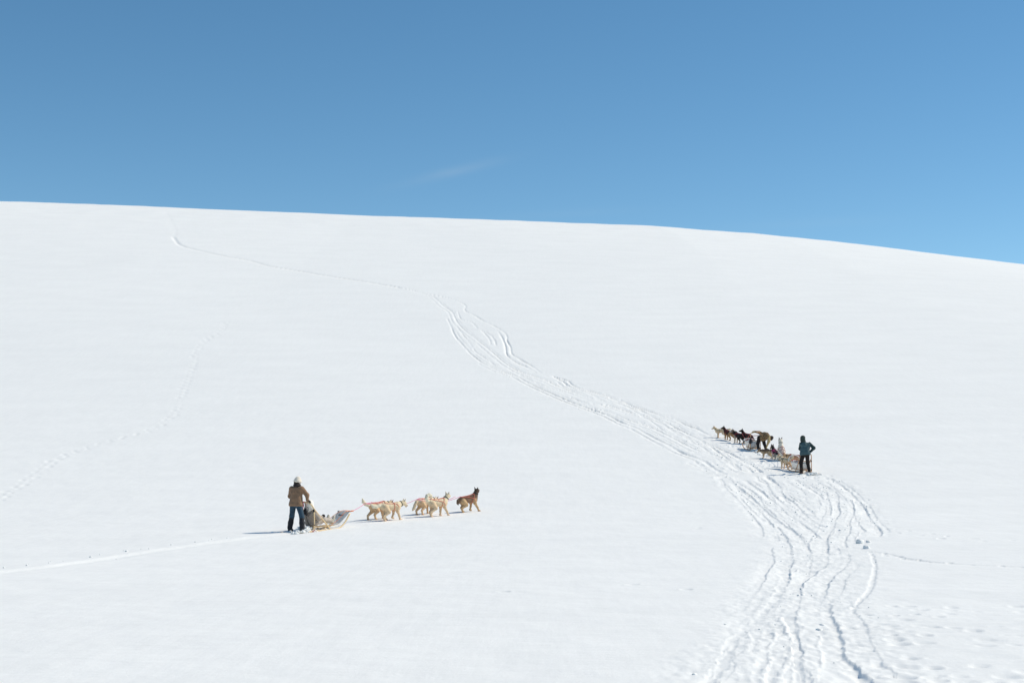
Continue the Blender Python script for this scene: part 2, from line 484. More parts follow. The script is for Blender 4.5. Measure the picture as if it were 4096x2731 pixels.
# groove behind the near sled and up to its bow
rut([(-300, 2330), (0, 2289), (250, 2260), (600, 2207), (900, 2164), (1100, 2140), (1190, 2130), (1260, 2121), (1345, 2107)], .50, .14, .02, .12, 'groove')
rut(_zoomE([(330, 1130), (600, 1080), (900, 1060), (1180, 1060), (1500, 1080), (1700, 1075)]), .30, .12, .03, .4, 'groove')
rut([(3490, 2206), (3560, 2216), (3640, 2234), (3760, 2247), (3900, 2257), (4096, 2266), (4200, 2270)], .07, .06, .002, .1)

# paw and boot prints
PRINTS = []


def prints(P, step, spread, r, d):
    W = catmull([np.append(hit(*p)[:2], 0) for p in P], 12)[:, :2]
    s = np.concatenate([[0], np.cumsum(np.linalg.norm(np.diff(W, axis=0), axis=1))])
    k = 0
    for t in np.arange(0, s[-1], step):
        p = np.array([np.interp(t, s, W[:, 0]), np.interp(t, s, W[:, 1])])
        q = np.array([np.interp(t + .3, s, W[:, 0]), np.interp(t + .3, s, W[:, 1])])
        t2 = (q - p); t2 /= np.linalg.norm(t2) + 1e-9
        nrm = np.array([-t2[1], t2[0]])
        PRINTS.append((p + nrm * spread * (1 if k % 2 else -1) * random.uniform(.6, 1.3) + t2 * random.uniform(-.1, .1), r * random.uniform(.75, 1.25), d * random.uniform(.6, 1.3)))
        k += 1


prints([(-60, 2030), (0, 1990), (130, 1905), (240, 1830), (420, 1768), (600, 1720), (690, 1660), (720, 1590), (760, 1490), (800, 1380), (880, 1330), (905, 1285)], .66, .19, .12, .042)
prints([(3490, 2206), (3640, 2234), (3760, 2247), (3900, 2257), (4096, 2266), (4200, 2270)], .55, .06, .05, .035)
prints([(3480, 2110), (3650, 2130), (3800, 2150), (3950, 2160), (4096, 2165)], .6, .3, .07, .035)
for _ in range(120):   # trampled snow right of the main track, close to the camera
    px, py = random.uniform(3380, 4350), random.uniform(2420, 2800)
    if px < 3380 + (py - 2420) * .1: continue
    PRINTS.append((hit(px, py)[:2], random.uniform(.05, .10), random.uniform(.006, .026)))
for _ in range(26):    # scuffed snow around the two stopped teams
    px, py = random.uniform(2850, 3330), 0
    py = 1745 + (px - 2850) * .34 + random.uniform(-2, 45)
    PRINTS.append((hit(px, py)[:2], random.uniform(.08, .14), random.uniform(.03, .07)))
for _p in [(2795, 2110), (2800, 2116), (2530, 2336), (2750, 2355), (2000, 2365)]:
    PRINTS.append((hit(*_p)[:2] + np.array([random.uniform(-.1, .1), 0]), .09, .022))


def carve(X, Y):
    """Height change by tracks and prints at flat arrays X, Y, plus a mask of churned snow."""
    X = np.asarray(X, float); Y = np.asarray(Y, float)
    dz = np.zeros_like(X); churn = np.zeros_like(X)
    wx = X + .03 * noise2(X / .3, Y / .6, 31) + .018 * noise2(X / .10, Y / .17, 35); wy = Y + .05 * noise2(X / .5 + 9, Y / .8, 33)
    n1 = noise2(X / .10, Y / .13, 41); n2 = noise2(X / 1.4, Y / 4.5, 43)
    for C, w, d, berm, rough, mode in RUTS:
        lo = C.min(0) - 1.6; hi = C.max(0) + 1.6
        m = np.nonzero((X > lo[0]) & (X < hi[0]) & (Y > lo[1]) & (Y < hi[1]))[0]
        if len(m) == 0: continue
        # drop points far from the whole line before the exact distance
        D = np.full(len(m), 1e9); Sg = np.zeros(len(m)); x = wx[m]; y = wy[m]
        for i in range(len(C) - 1):
            a, b = C[i], C[i + 1]
            k = np.nonzero((y > min(a[1], b[1]) - 1.5) & (y < max(a[1], b[1]) + 1.5) & (x > min(a[0], b[0]) - 1.5) & (x < max(a[0], b[0]) + 1.5))[0]
            if len(k) == 0: continue
            ab = b - a; L = ab @ ab + 1e-9
            t = np.clip(((x[k] - a[0]) * ab[0] + (y[k] - a[1]) * ab[1]) / L, 0, 1)
            dk = np.hypot(x[k] - a[0] - t * ab[0], y[k] - a[1] - t * ab[1])
            sg = np.sign(ab[0] * (y[k] - a[1]) - ab[1] * (x[k] - a[0])) * (1 if ab[1] > 0 else -1)   # +1 left of the rut, -1 right of it
            n_ = dk < D[k]
            Sg[k] = np.where(n_, sg, Sg[k]); D[k] = np.minimum(D[k], dk)
        r = np.hypot(X[m], Y[m])
        we = np.maximum(w * np.interp(r, [15, 45], [.68, .5]), .00040 * r)
        de = d * .80 * np.interp(r, [10, 30, 60, 90, 120, 160], [.28, .32, .42, .62, .62, .45]) * (1.0 if mode == 'groove' else np.clip(1.0 + 1.1 * n2[m], .4, 1.7))
        q = D / we
        if mode == 'rut':      # runners cut a steep wall on the right and leave a broad soft dish on the left
            prof = -de * np.where(Sg > 0, np.exp(-(D / (we * np.interp(r, [45, 90, 200], [5.5, 2.4, 1.3]))) ** 2), np.exp(-q ** 3))
            bm = np.where(Sg > 0, .15, 1.0)
        else:
            prof = -de * np.exp(-q ** 4); bm = 1.0
        bm = bm * np.interp(r, [15, 60, 120], [.30, .4, .3]) * berm * np.exp(-((q - 1.75) / .6) ** 2) * np.clip(.9 + 2.0 * rough * n1[m], 0, 3)
        if mode == 'groove':
            dz[m] = np.minimum(dz[m], prof) + bm
        else:
            dz[m] = np.where(prof < dz[m], prof, dz[m]) + bm * (dz[m] > -.02)
        churn[m] = np.maximum(churn[m], rough * np.exp(-(D / .42) ** 2))
    for c, r, d in PRINTS:
        rr = float(max(r, .0012 * np.hypot(*c)))
        m = np.nonzero((np.abs(X - c[0]) < rr * 2.6) & (np.abs(Y - c[1]) < rr * 2.6))[0]
        if len(m) == 0: continue
        q = np.hypot(wx[m] - c[0], (wy[m] - c[1]) * .8) / rr
        dz[m] += -d * np.exp(-q ** 3) + .18 * d * np.exp(-((q - 1.5) / .4) ** 2)
    return dz, churn


def ground_h(X, Y, fine=True):
    X = np.atleast_1d(np.asarray(X, float)); Y = np.atleast_1d(np.asarray(Y, float))
    z = base_h(X, Y)
    dz, churn = carve(X, Y)
    z = z + dz
    r = np.hypot(X, Y)
    if fine:
        z = z + churn * .042 * np.clip(fbm(X / .42, Y / .5, 3, 51), -.6, 1) * np.interp(r, [12, 25, 50, 80, 150], [.30, .38, .7, .8, .4])
        z = z + churn * .011 * fbm(X / .13, Y / .2, 2, 55) * np.clip(1.2 - r / 80, 0, 1)
        # wind crust, faint everywhere, and softer melted humps low on the right
        z = z + .009 * fbm(X / 1.3 + .2 * Y, Y / 1.5, 3, 61) * (1 - smooth(60, 140, r))
        z = z + .009 * fbm(X / .75, Y / .42, 3, 71) * smooth(1.5, 4.5, X - .05 * Y) * (1 - smooth(17, 27, Y)) * smooth(2, 6, Y)
    return z


def gh(x, y):
    return float(ground_h(x, y, False)[0])


def build_ground():
    th = np.concatenate([np.arange(-.42, -.0875, .00105), np.arange(-.0875, .295, .00051), np.arange(.295, .42, .0011)])
    side = np.linspace(.42, 2 * math.pi - .42, 190)[:-1]
    th = np.concatenate([th, side])
    r = [.35]
    while r[-1] < 1500:
        d = r[-1]
        step = np.interp(d, [0, 2, 9, 9.6, 20, 40, 80, 160, 255, 320, 1500], [.35, .5, .5, .055, .065, .15, .27, .5, .95, 12, 120])
        r.append(d + step)
    r = np.array(r)
    n, m = len(r), len(th)
    Rr, Th = np.meshgrid(r, th, indexing='ij')
    X = (Rr * np.sin(Th)).ravel(); Y = (Rr * np.cos(Th)).ravel()
    Z = ground_h(X, Y)
    V = np.concatenate([np.stack([X, Y, Z], 1), [[0, 0, gh(0, 0)]]])
    i, j = np.meshgrid(np.arange(n - 1), np.arange(m), indexing='ij')
    j2 = (j + 1) % m
    Q = np.stack([i * m + j, i * m + j2, (i + 1) * m + j2, (i + 1) * m + j], -1).reshape(-1, 4)[:, ::-1]
    me = np_mesh('snow_slope', V, Q)
    o = link('snow_slope', me, SNOW)
    tag(o, kind='structure')
    print('ground', n, m, len(Q))
    return o


build_ground()
# ------------------------------------------------------------------ smooth bodies: blended tapered limbs meshed as one surface
class Body:
    def __init__(s): s.p = []; s.tags = []

    def cap(s, a, b, ra, rb=None, tag='', k=.03):
        s.p.append((np.asarray(a, float), np.asarray(b, float), float(ra), float(ra if rb is None else rb), k)); s.tags.append(tag); return s

    def chain(s, pts, rs, tag='', k=.03):
        for i in range(len(pts) - 1): s.cap(pts[i], pts[i + 1], rs[i], rs[i + 1], tag, k)
        return s

    @staticmethod
    def _d(P, a, b, ra, rb):
        ba = b - a; L = float(ba @ ba)
        pa = P - a
        t = np.clip((pa @ ba) / L, 0, 1) if L > 1e-12 else np.zeros(P.shape[:-1])
        return np.linalg.norm(pa - t[..., None] * ba, axis=-1) - (ra + (rb - ra) * t)

    def dist(s, P):
        P = np.asarray(P, float); D = None
        for a, b, ra, rb, k in s.p:
            d = s._d(P, a, b, ra, rb)
            if D is None: D = d; continue
            h = np.clip(.5 + .5 * (d - D) / k, 0, 1)
            D = d + (D - d) * h - k * h * (1 - h)
        return D

    def mesh(s, h=.014, rough=0.0, rscale=25.0, clip=None):
        lo = np.min([np.minimum(a - ra, b - rb) for a, b, ra, rb, k in s.p], 0) - 3 * h
        hi = np.max([np.maximum(a + ra, b + rb) for a, b, ra, rb, k in s.p], 0) + 3 * h
        n = np.ceil((hi - lo) / h).astype(int) + 1
        ax = [lo[i] + h * np.arange(n[i]) for i in range(3)]
        D = np.full(n, .2)
        for a, b, ra, rb, k in s.p:
            m = .07
            i0 = np.maximum(((np.minimum(a - ra, b - rb) - m - lo) / h).astype(int), 0)
            i1 = np.minimum(((np.maximum(a + ra, b + rb) + m - lo) / h).astype(int) + 2, n)
            sl = tuple(slice(i0[q], i1[q]) for q in range(3))
            G = np.stack(np.meshgrid(ax[0][sl[0]], ax[1][sl[1]], ax[2][sl[2]], indexing='ij'), -1)
            d = s._d(G, a, b, ra, rb); C = D[sl]
            hh = np.clip(.5 + .5 * (d - C) / k, 0, 1)
            D[sl] = d + (C - d) * hh - k * hh * (1 - hh)
        if rough:
            X, Y, Z = np.meshgrid(*ax, indexing='ij')
            D = D + rough * (noise2((X + .7 * Z) * rscale, (Y - .6 * Z) * rscale, 3) + .6 * noise2((Y + Z) * rscale * 1.7, (X - Z) * rscale * 1.7, 8))
        if clip is not None:      # flat hem: cut by a plane (point, outward normal)
            X, Y, Z = np.meshgrid(*ax, indexing='ij'); c, nn = clip
            D = np.maximum(D, (X - c[0]) * nn[0] + (Y - c[1]) * nn[1] + (Z - c[2]) * nn[2])
        V, Q = surface_nets(D, lo, h)
        return V, Q

    def colors(s, V, fn):
        """Blend per-limb colours: fn(tag, V) -> (n,3)."""
        W = 0; C = 0
        for (a, b, ra, rb, k), t in zip(s.p, s.tags):
            d = s._d(V, a, b, ra, rb)
            w = np.exp(-np.maximum(d, -.02) / .009)[:, None]
            C = C + w * fn(t, V); W = W + w
        return C / (W + 1e-12)


def surface_nets(D, lo, h):
    n = np.array(D.shape)
    ins = D < 0
    c = np.zeros(n - 1, int)
    for dx in (0, 1):
        for dy in (0, 1):
            for dz in (0, 1):
                c += ins[dx:n[0] - 1 + dx, dy:n[1] - 1 + dy, dz:n[2] - 1 + dz]
    act = (c > 0) & (c < 8)
    I = np.argwhere(act)
    idx = -np.ones(n - 1, int); idx[tuple(I.T)] = np.arange(len(I))
    S = np.zeros((len(I), 3)); cnt = np.zeros(len(I))
    corners = [(x, y, z) for x in (0, 1) for y in (0, 1) for z in (0, 1)]
    for a in corners:
        for q in range(3):
            if a[q] == 1: continue
            b = list(a); b[q] = 1
            va = D[I[:, 0] + a[0], I[:, 1] + a[1], I[:, 2] + a[2]]; vb = D[I[:, 0] + b[0], I[:, 1] + b[1], I[:, 2] + b[2]]
            m = (va < 0) != (vb < 0)
            t = np.where(m, va / (va - vb + 1e-15), 0)
            p = np.tile(np.array(a, float), (len(I), 1)); p[:, q] += t
            S[m] += p[m]; cnt[m] += 1
    V = lo + h * (I + S / cnt[:, None])
    Q = []
    for q in range(3):
        sl0 = [slice(None)] * 3; sl1 = [slice(None)] * 3
        sl0[q] = slice(0, n[q] - 1); sl1[q] = slice(1, n[q])
        u, v = [(1, 2), (2, 0), (0, 1)][q]
        a = ins[tuple(sl0)]; b = ins[tuple(sl1)]
        E = np.argwhere(a != b)
        E = E[(E[:, u] > 0) & (E[:, v] > 0) & (E[:, u] < n[u] - 1) & (E[:, v] < n[v] - 1)]
        def cell(du, dv):
            e = E.copy(); e[:, u] -= du; e[:, v] -= dv
            return idx[tuple(e.T)]
        F = np.stack([cell(1, 1), cell(0, 1), cell(0, 0), cell(1, 0)], 1)
        flip = ~a[tuple(E.T)]
        F[flip] = F[flip][:, ::-1]
        Q.append(F)
    return V, np.concatenate(Q)


def body_obj(name, B, h, mat, parent, color_fn=None, rough=0.0, rscale=25.0, clip=None):
    V, Q = B.mesh(h, rough, rscale, clip)
    me = np_mesh(name, V, Q)
    if color_fn is not None:
        V2 = np.zeros(len(me.vertices) * 3, np.float32); me.vertices.foreach_get('co', V2); V2 = V2.reshape(-1, 3)
        C = np.clip(B.colors(V2, color_fn), 0, 1)
        at = me.color_attributes.new('coat', 'FLOAT_COLOR', 'POINT')
        at.data.foreach_set('color', np.concatenate([C, np.ones((len(C), 1))], 1).astype(np.float32).ravel())
    return link(name, me, mat, parent)


# ------------------------------------------------------------------ dogs
FUR = material('dog_fur', (.5, .5, .5), .85, noise=.10, scale=22, bump=.005, bump_scale=90, sheen=.12, attr='coat', spec=.15)
HARN = material('harness_webbing_coral', (.72, .20, .14), .7, noise=.15, scale=60)
HARN_P = material('harness_webbing_pink', (.85, .05, .25), .7, noise=.12, scale=60)
HARN_R = material('harness_webbing_red', (.36, .035, .05), .7, noise=.15, scale=60)
BLACKWEB = material('black_webbing', (.02, .02, .022), .6, noise=.2, scale=60)

CREAM = dict(main=(.70, .51, .31), back=(.75, .58, .38), leg=(.68, .47, .28), face=(.84, .76, .62), ear=(.42, .27, .19), tail=(.82, .71, .52), paw=(.55, .30, .19))
CREAM2 = dict(main=(.73, .57, .37), back=(.77, .63, .43), leg=(.71, .52, .33), face=(.76, .65, .48), ear=(.66, .54, .38), tail=(.80, .71, .53), paw=(.72, .50, .38))
SABLE = dict(main=(.27, .16, .10), back=(.12, .072, .048), leg=(.56, .37, .20), face=(.42, .27, .15), ear=(.05, .035, .028), tail=(.16, .11, .075), paw=(.45, .28, .16), head=(.07, .048, .035))
WHITE = dict(main=(.80, .71, .58), back=(.82, .74, .62), leg=(.78, .68, .54), face=(.80, .73, .62), ear=(.06, .04, .035), tail=(.82, .75, .64), paw=(.7, .55, .42))
TAN = dict(main=(.66, .47, .28), back=(.70, .53, .33), leg=(.72, .53, .35), face=(.74, .62, .46), ear=(.42, .25, .15), tail=(.76, .62, .43), paw=(.5, .27, .17))
REDTAN = dict(main=(.63, .41, .23), back=(.52, .31, .17), leg=(.70, .48, .29), face=(.72, .58, .42), ear=(.40, .22, .13), tail=(.78, .62, .42), paw=(.42, .20, .12))
BLACK = dict(main=(.020, .015, .014), back=(.014, .011, .011), leg=(.05, .028, .018), face=(.05, .034, .028), ear=(.012, .010, .010), tail=(.015, .012, .012), paw=(.05, .03, .02))
BLACKTAN = dict(main=(.06, .034, .022), back=(.022, .015, .012), leg=(.36, .215, .11), face=(.03, .022, .018), ear=(.015, .012, .011), tail=(.02, .015, .013), paw=(.12, .08, .05))
BLACKWHITE = dict(main=(.025, .018, .016), back=(.015, .012, .012), leg=(.50, .39, .29), face=(.66, .60, .54), ear=(.10, .06, .045), tail=(.018, .014, .013), paw=(.4, .3, .22), head=(.22, .15, .11), hind=(.02, .015, .014))
GREYDOG = dict(main=(.44, .30, .18), back=(.14, .09, .06), leg=(.58, .41, .25), face=(.20, .13, .09), ear=(.10, .065, .045), tail=(.55, .38, .23), paw=(.4, .24, .14))
DARKGREY = dict(main=(.035, .027, .026), back=(.024, .019, .019), leg=(.60, .52, .43), face=(.20, .16, .13), ear=(.03, .022, .020), tail=(.035, .028, .026), paw=(.55, .46, .37), head=(.16, .12, .10), hind=(.34, .27, .21))


def rotz(p, a):
    c, s = math.cos(a), math.sin(a)
    return np.array([p[0] * c - p[1] * s, p[0] * s + p[1] * c, p[2]])


def dog(px, heading, coat, label, group, size=1.0, neck=55, neck_yaw=0, head_pitch=-10, head_yaw=0, tail='curl', tail_y=0.0,
        legs=None, sit=False, mouth=False, harness=HARN, rump_low=0.0, harness_style='x', collar=BLACKWEB, hw=1.0):
    """A husky standing, walking or sitting at photograph pixel px, facing heading (degrees from picture-right towards away)."""
    legs = legs or {}
    B = Body()
    D = math.radians
    if sit:
        rump = np.array([-.16, 0, .15]); loin = np.array([-.08, 0, .30]); chest = np.array([.06, 0, .50]); wither = np.array([.05, 0, .60])
        B.chain([rump, loin, chest], [.135, .125, .125], 'torso', .05)
        B.cap(chest + (.05, 0, -.03), chest + (.02, 0, .06), .09, .09, 'torso', .05)
        for s in (-1, 1):
            B.chain([(-.14, .10 * s, .15), (.06, .15 * s, .18), (-.06, .16 * s, .05), (.08, .17 * s, .03)], [.085, .06, .032, .028], 'hind', .03)
            B.chain([(.10, .075 * s, .45), (.12, .085 * s, .28), (.15, .085 * s, .12), (.16, .085 * s, .03), (.20, .09 * s, .025)], [.055, .042, .028, .028, .026], 'leg', .03)
        axis = [np.array([-.2, 0, .2]), np.array([-.06, 0, .34]), np.array([.06, 0, .52])]
        nb = np.array([.07, 0, .58])
    else:
        rl = rump_low
        rump = np.array([-.30, 0, .46 - rl]); loin = np.array([-.10, 0, .445 - rl * .5]); chest = np.array([.17, 0, .44])
        B.chain([rump, loin, chest], [.105, .108, .128], 'torso', .05)
        B.cap(chest + (0, 0, -.035), loin + (.02, 0, -.03), .10, .075, 'belly', .05)
        B.cap(chest + (.06, 0, .02), chest + (.07, 0, -.06), .10, .085, 'torso', .05)
        for nme, s, front in (('FL', 1, True), ('FR', -1, True), ('HL', 1, False), ('HR', -1, False)):
            dx, lift = legs.get(nme, (0, 0))
            if front:
                pts = [(.17, .075 * s, .40), (.15 + .25 * dx, .082 * s, .285 + lift * .3), (.165 + .72 * dx, .082 * s, .14 + lift * .9),
                       (.165 + dx - lift * .5, .082 * s, .035 + lift), (.21 + dx - lift * .5, .082 * s, .025 + lift * .7)]
                B.chain(pts, [.066, .050, .031, .028, .027], 'leg', .03)
            else:
                pts = [(-.27, .07 * s, .42 - rl), (-.17 + .3 * dx, .09 * s, .29 - rl * .6 + lift * .4), (-.335 + .75 * dx, .09 * s, .155 + lift * .9),
                       (-.31 + dx - lift * .4, .09 * s, .035 + lift), (-.265 + dx - lift * .4, .09 * s, .025 + lift * .7)]
                B.chain(pts[:3], [.092, .068, .035], 'hind', .03)
                B.chain(pts[2:], [.035, .029, .027], 'leg', .02)
        axis = [rump + (-.03, 0, 0), loin, chest + (.05, 0, 0)]
        nb = np.array([.22, 0, .47])
    # neck and head
    ne, ny = D(neck), D(neck_yaw)
    nd = np.array([math.cos(ne) * math.cos(ny), math.cos(ne) * math.sin(ny), math.sin(ne)])
    hb = nb + nd * .205
    B.cap(nb, hb, .098, .072, 'neck', .045)
    hp, hy = D(head_pitch), D(neck_yaw + head_yaw)
    hd = np.array([math.cos(hp) * math.cos(hy), math.cos(hp) * math.sin(hy), math.sin(hp)])
    hl = np.array([-math.sin(hy), math.cos(hy), 0]); hu = np.cross(hd, hl)
    sk = hb + hd * .035 + hu * .02
    B.cap(sk - hd * .02, sk + hd * .03, .074, .066, 'head', .03)
    for s in (-1, 1): B.cap(sk + hl * .035 * s - hu * .025, sk + hl * .03 * s + hd * .03 - hu * .02, .045, .04, 'head', .03)
    mz = sk + hd * .07 - hu * .018
    B.cap(mz, mz + hd * .085 - hu * .008, .042, .027, 'face', .02)
    B.cap(mz + hd * .085, mz + hd * .098, .016, .012, 'nose', .01)
    jo = .045 if mouth else .0
    B.cap(mz - hu * .02, mz + hd * .06 - hu * (.03 + jo), .026, .017, 'face', .012)
    if mouth: B.cap(mz - hu * .015 + hd * .02, mz + hd * .075 - hu * .045, .013, .011, 'tongue', .008)
    for s in (-1, 1):
        eb = sk + hl * .046 * s + hu * .048 - hd * .012
        et = eb + hu * .088 + hl * .016 * s - hd * .006
        B.cap(eb - hl * .016 * s, et, .020, .006, 'ear', .012); B.cap(eb + hl * .012 * s, et, .020, .006, 'ear', .012)
        B.cap(sk + hd * .058 + hl * .034 * s + hu * .018, sk + hd * .062 + hl * .035 * s + hu * .018, .011, .011, 'eye', .006)
    # tail
    tb = (axis[0] + np.array([-.06, 0, .05])) if not sit else np.array([-.26, 0, .10])
    T = {'curl': [(0, 0), (-.05, .03), (-.08, .10), (-.05, .18), (.03, .21), (.10, .17), (.11, .09)],
         'droop': [(0, 0), (-.08, -.02), (-.17, -.05), (-.26, -.03), (-.33, .04)],
         'up': [(0, 0), (-.09, -.01), (-.19, .03), (-.27, .11), (-.31, .21)],
         'sickle': [(0, 0), (-.08, .02), (-.15, .10), (-.14, .20), (-.07, .25)],
         'down': [(0, 0), (-.06, -.05), (-.11, -.15), (-.15, -.26), (-.21, -.33)],
         'tuck': [(0, 0), (-.04, -.05), (-.05, -.13), (-.03, -.19)],
         'floor': [(0, 0), (-.10, -.03), (-.22, -.05), (-.33, -.055)],
         'out': [(0, 0), (-.10, .0), (-.22, .02), (-.33, .0)]}[tail]
    n = len(T); R_ = np.interp(np.linspace(0, 1, n), [0, .3, .75, 1], [.036, .052, .05, .022])
    if tail == 'tuck': R_ = R_ * .75
    B.chain([tb + np.array([x, tail_y * (i / (n - 1)) ** 1.2, z]) for i, (x, z) in enumerate(T)], list(R_), 'tail', .03)
    hcol = coat.get('head', coat['main']); hind = coat.get('hind', coat['leg'])

    def cf(t, V):
        one = np.ones((len(V), 1))
        lum = (noise2(V[:, 0] * 14 + 3 * V[:, 1], V[:, 2] * 14, 2))[:, None] * .10
        if t in ('torso', 'belly', 'neck'):
            ax = axis[1][2] if not sit else .42
            w = smooth(-.02, .075, V[:, 2] - np.interp(V[:, 0], [axis[0][0], axis[1][0], axis[2][0]], [axis[0][2], axis[1][2], axis[2][2]]))[:, None] if not sit else (.5 * one)
            if t == 'neck': w = np.maximum(w, .4)
            c = np.array(coat['main']) * (1 - w) + np.array(coat['back']) * w
        elif t == 'leg':
            w = smooth(.02, .06, V[:, 2])[:, None]
            c = np.array(coat['paw']) * (1 - w) + np.array(coat['leg']) * w
        elif t == 'hind':
            c = np.array(hind) * one
        elif t == 'head': c = np.array(hcol) * one
        elif t == 'face': c = np.array(coat['face']) * one
        elif t == 'ear': c = np.array(coat['ear']) * one
        elif t == 'tail': c = np.array(coat['tail']) * one
        elif t == 'tongue': c = np.array((.55, .16, .17)) * one
        else: c = np.array((.015, .012, .012)) * one
        return c * (1 + lum)

    P = hit(*px); P[2] = gh(P[0], P[1])
    th = D(heading)
    # lie the dog along the slope it stands on
    e = .3
    f = np.array([math.cos(th), math.sin(th)])
    sx = (gh(*(P[:2] + f * e)) - gh(*(P[:2] - f * e))) / (2 * e)
    g = np.array([-f[1], f[0]]); sy = (gh(*(P[:2] + g * .2)) - gh(*(P[:2] - g * .2))) / .4
    X = Vector((f[0], f[1], sx)).normalized(); Y = Vector((g[0], g[1], sy)).normalized(); Z = X.cross(Y).normalized(); Y = Z.cross(X)
    M = Matrix((X, Y, Z)).transposed()
    root = empty('sled_dog', P - np.array([0, 0, .012]), M)
    root.scale = (size, size, size)
    tag(root, label, 'dog', group)
    body_obj('body', B, .0125, FUR, root, cf, rough=.006, rscale=34)

    # harness laid on the coat
    def on(u, ang, lift=.006):
        t = u * (len(axis) - 1); i = min(int(t), len(axis) - 2); q = t - i
        A = axis[i] * (1 - q) + axis[i + 1] * q
        Tn = axis[i + 1] - axis[i]; Tn /= np.linalg.norm(Tn)
        side = np.array([0, 1, 0]); dors = np.cross(Tn, side)
        if dors @ np.array([-Tn[2], 0, Tn[0]]) < 0: dors = -dors
        a = D(ang); d = math.cos(a) * dors + math.sin(a) * side
        r = np.arange(.05, .26, .004)
        dd = B.dist(A[None] + r[:, None] * d[None])
        j = np.nonzero(dd < 0)[0]; k = j[-1] if len(j) else 0
        for k in range(len(r)):
            if dd[k] > 0: break
        return A + d * (r[k] + lift)

    def strap(mb, pts, r=.014):
        P2 = catmull([on(u, a) for u, a in pts], 3)
        mb.tube(P2, r, 6)

    hm = MB()
    if harness_style == 'x':
        for s in (-1, 1):
            strap(hm, [(.02, 8 * s), (.25, 38 * s), (.5, 55 * s), (.72, 68 * s), (.86, 88 * s), (.93, 120 * s)], .010 * hw)
            strap(hm, [(.55, 57 * s), (.62, 30 * s), (.68, 5 * s)], .009 * hw)
            strap(hm, [(.84, 84 * s), (.90, 50 * s), (.95, 18 * s), (.97, 0)], .010 * hw)
            strap(hm, [(.02, 8 * s), (.3, 12 * s), (.65, 12 * s), (.95, 14 * s)], .008 * hw)
        strap(hm, [(.78, a) for a in range(96, 265, 24)], .009 * hw)
    else:
        strap(hm, [(.72, a) for a in range(0, 361, 30)], .011 * hw)
        for s in (-1, 1):
            strap(hm, [(.72, 40 * s), (.86, 60 * s), (.96, 100 * s)], .011 * hw)
            strap(hm, [(.05, 30 * s), (.4, 42 * s), (.72, 50 * s)], .010 * hw)
    hm.build('harness', harness, root)
    if collar:
        c0 = nb + nd * .135
        a1 = np.cross(nd, (0, 1, .1)); a1 /= np.linalg.norm(a1); a2 = np.cross(nd, a1)
        ring = []
        for k in range(17):
            a = 2 * math.pi * k / 16; dr = math.cos(a) * a1 + math.sin(a) * a2
            r = np.arange(.04, .2, .004); dd = B.dist(c0[None] + r[:, None] * dr[None])
            j = int(np.argmax(dd > 0)) if (dd > 0).any() else 10
            ring.append(c0 + dr * (r[j] + .003))
        MB().tube(ring, .011, 6).build('collar', collar, root)
    bpy.context.view_layer.update()
    anchor = root.matrix_world @ Vector(on(.03, 0, .02))
    nk = root.matrix_world @ Vector(nb + nd * .14)
    return dict(root=root, tug=np.array(anchor), neck=np.array(nk))


# ------------------------------------------------------------------ people
SKIN = material('skin', (.50, .30, .22), .55, noise=.08, scale=20)
HAIRM = material('hair_dark_brown', (.03, .018, .012), .6, noise=.3, scale=60, bump=.01, bump_scale=120, stretch=(1, 1, .2))
EYEM = material('eye', (.03, .02, .02), .25)


def nrm(v):
    v = np.asarray(v, float); return v / (np.linalg.norm(v) + 1e-12)


def hand_body(w, d, thumb, curl=.9, side=None, palm_up=None):
    """A gloved hand: palm, four fingers and a thumb. w wrist, d pointing direction, thumb direction; the fingers curl around."""
    B = Body(); w = np.asarray(w, float); d = nrm(d); thumb = np.asarray(thumb, float); thumb = nrm(thumb - d * (thumb @ d))
    nr = np.cross(d, thumb)                      # back of the hand to palm axis
    if palm_up is not None and nr @ np.asarray(palm_up) < 0: nr = -nr
    kn = w + d * .085
    B.cap(w - d * .03, w + d * .02, .036, .034, '', .015)
    for o in (-.024, -.008, .008, .024):
        B.cap(w + thumb * o * .7, kn + thumb * o, .021, .019, '', .012)
    for i, (o, L) in enumerate(((.030, .072), (.010, .080), (-.010, .075), (-.029, .060))):
        p = kn + thumb * o; dirv = d; pts = [p]
        for seg, f in enumerate((.42, .33, .25)):
            a = curl * (seg + .6)
            dv = d * math.cos(a) + nr * math.sin(a)
            p = p + dv * L * f; pts.append(p)
        B.chain(pts, [.0135, .0125, .0115, .010], '', .004)
    t0 = w + d * .03 + thumb * .026
    t1 = t0 + thumb * .030 + d * .024 + nr * .010; t2 = t1 + d * .028 + nr * .022 * (1 + curl)
    B.chain([t0, t1, t2], [.018, .015, .012], '', .008)
    return B


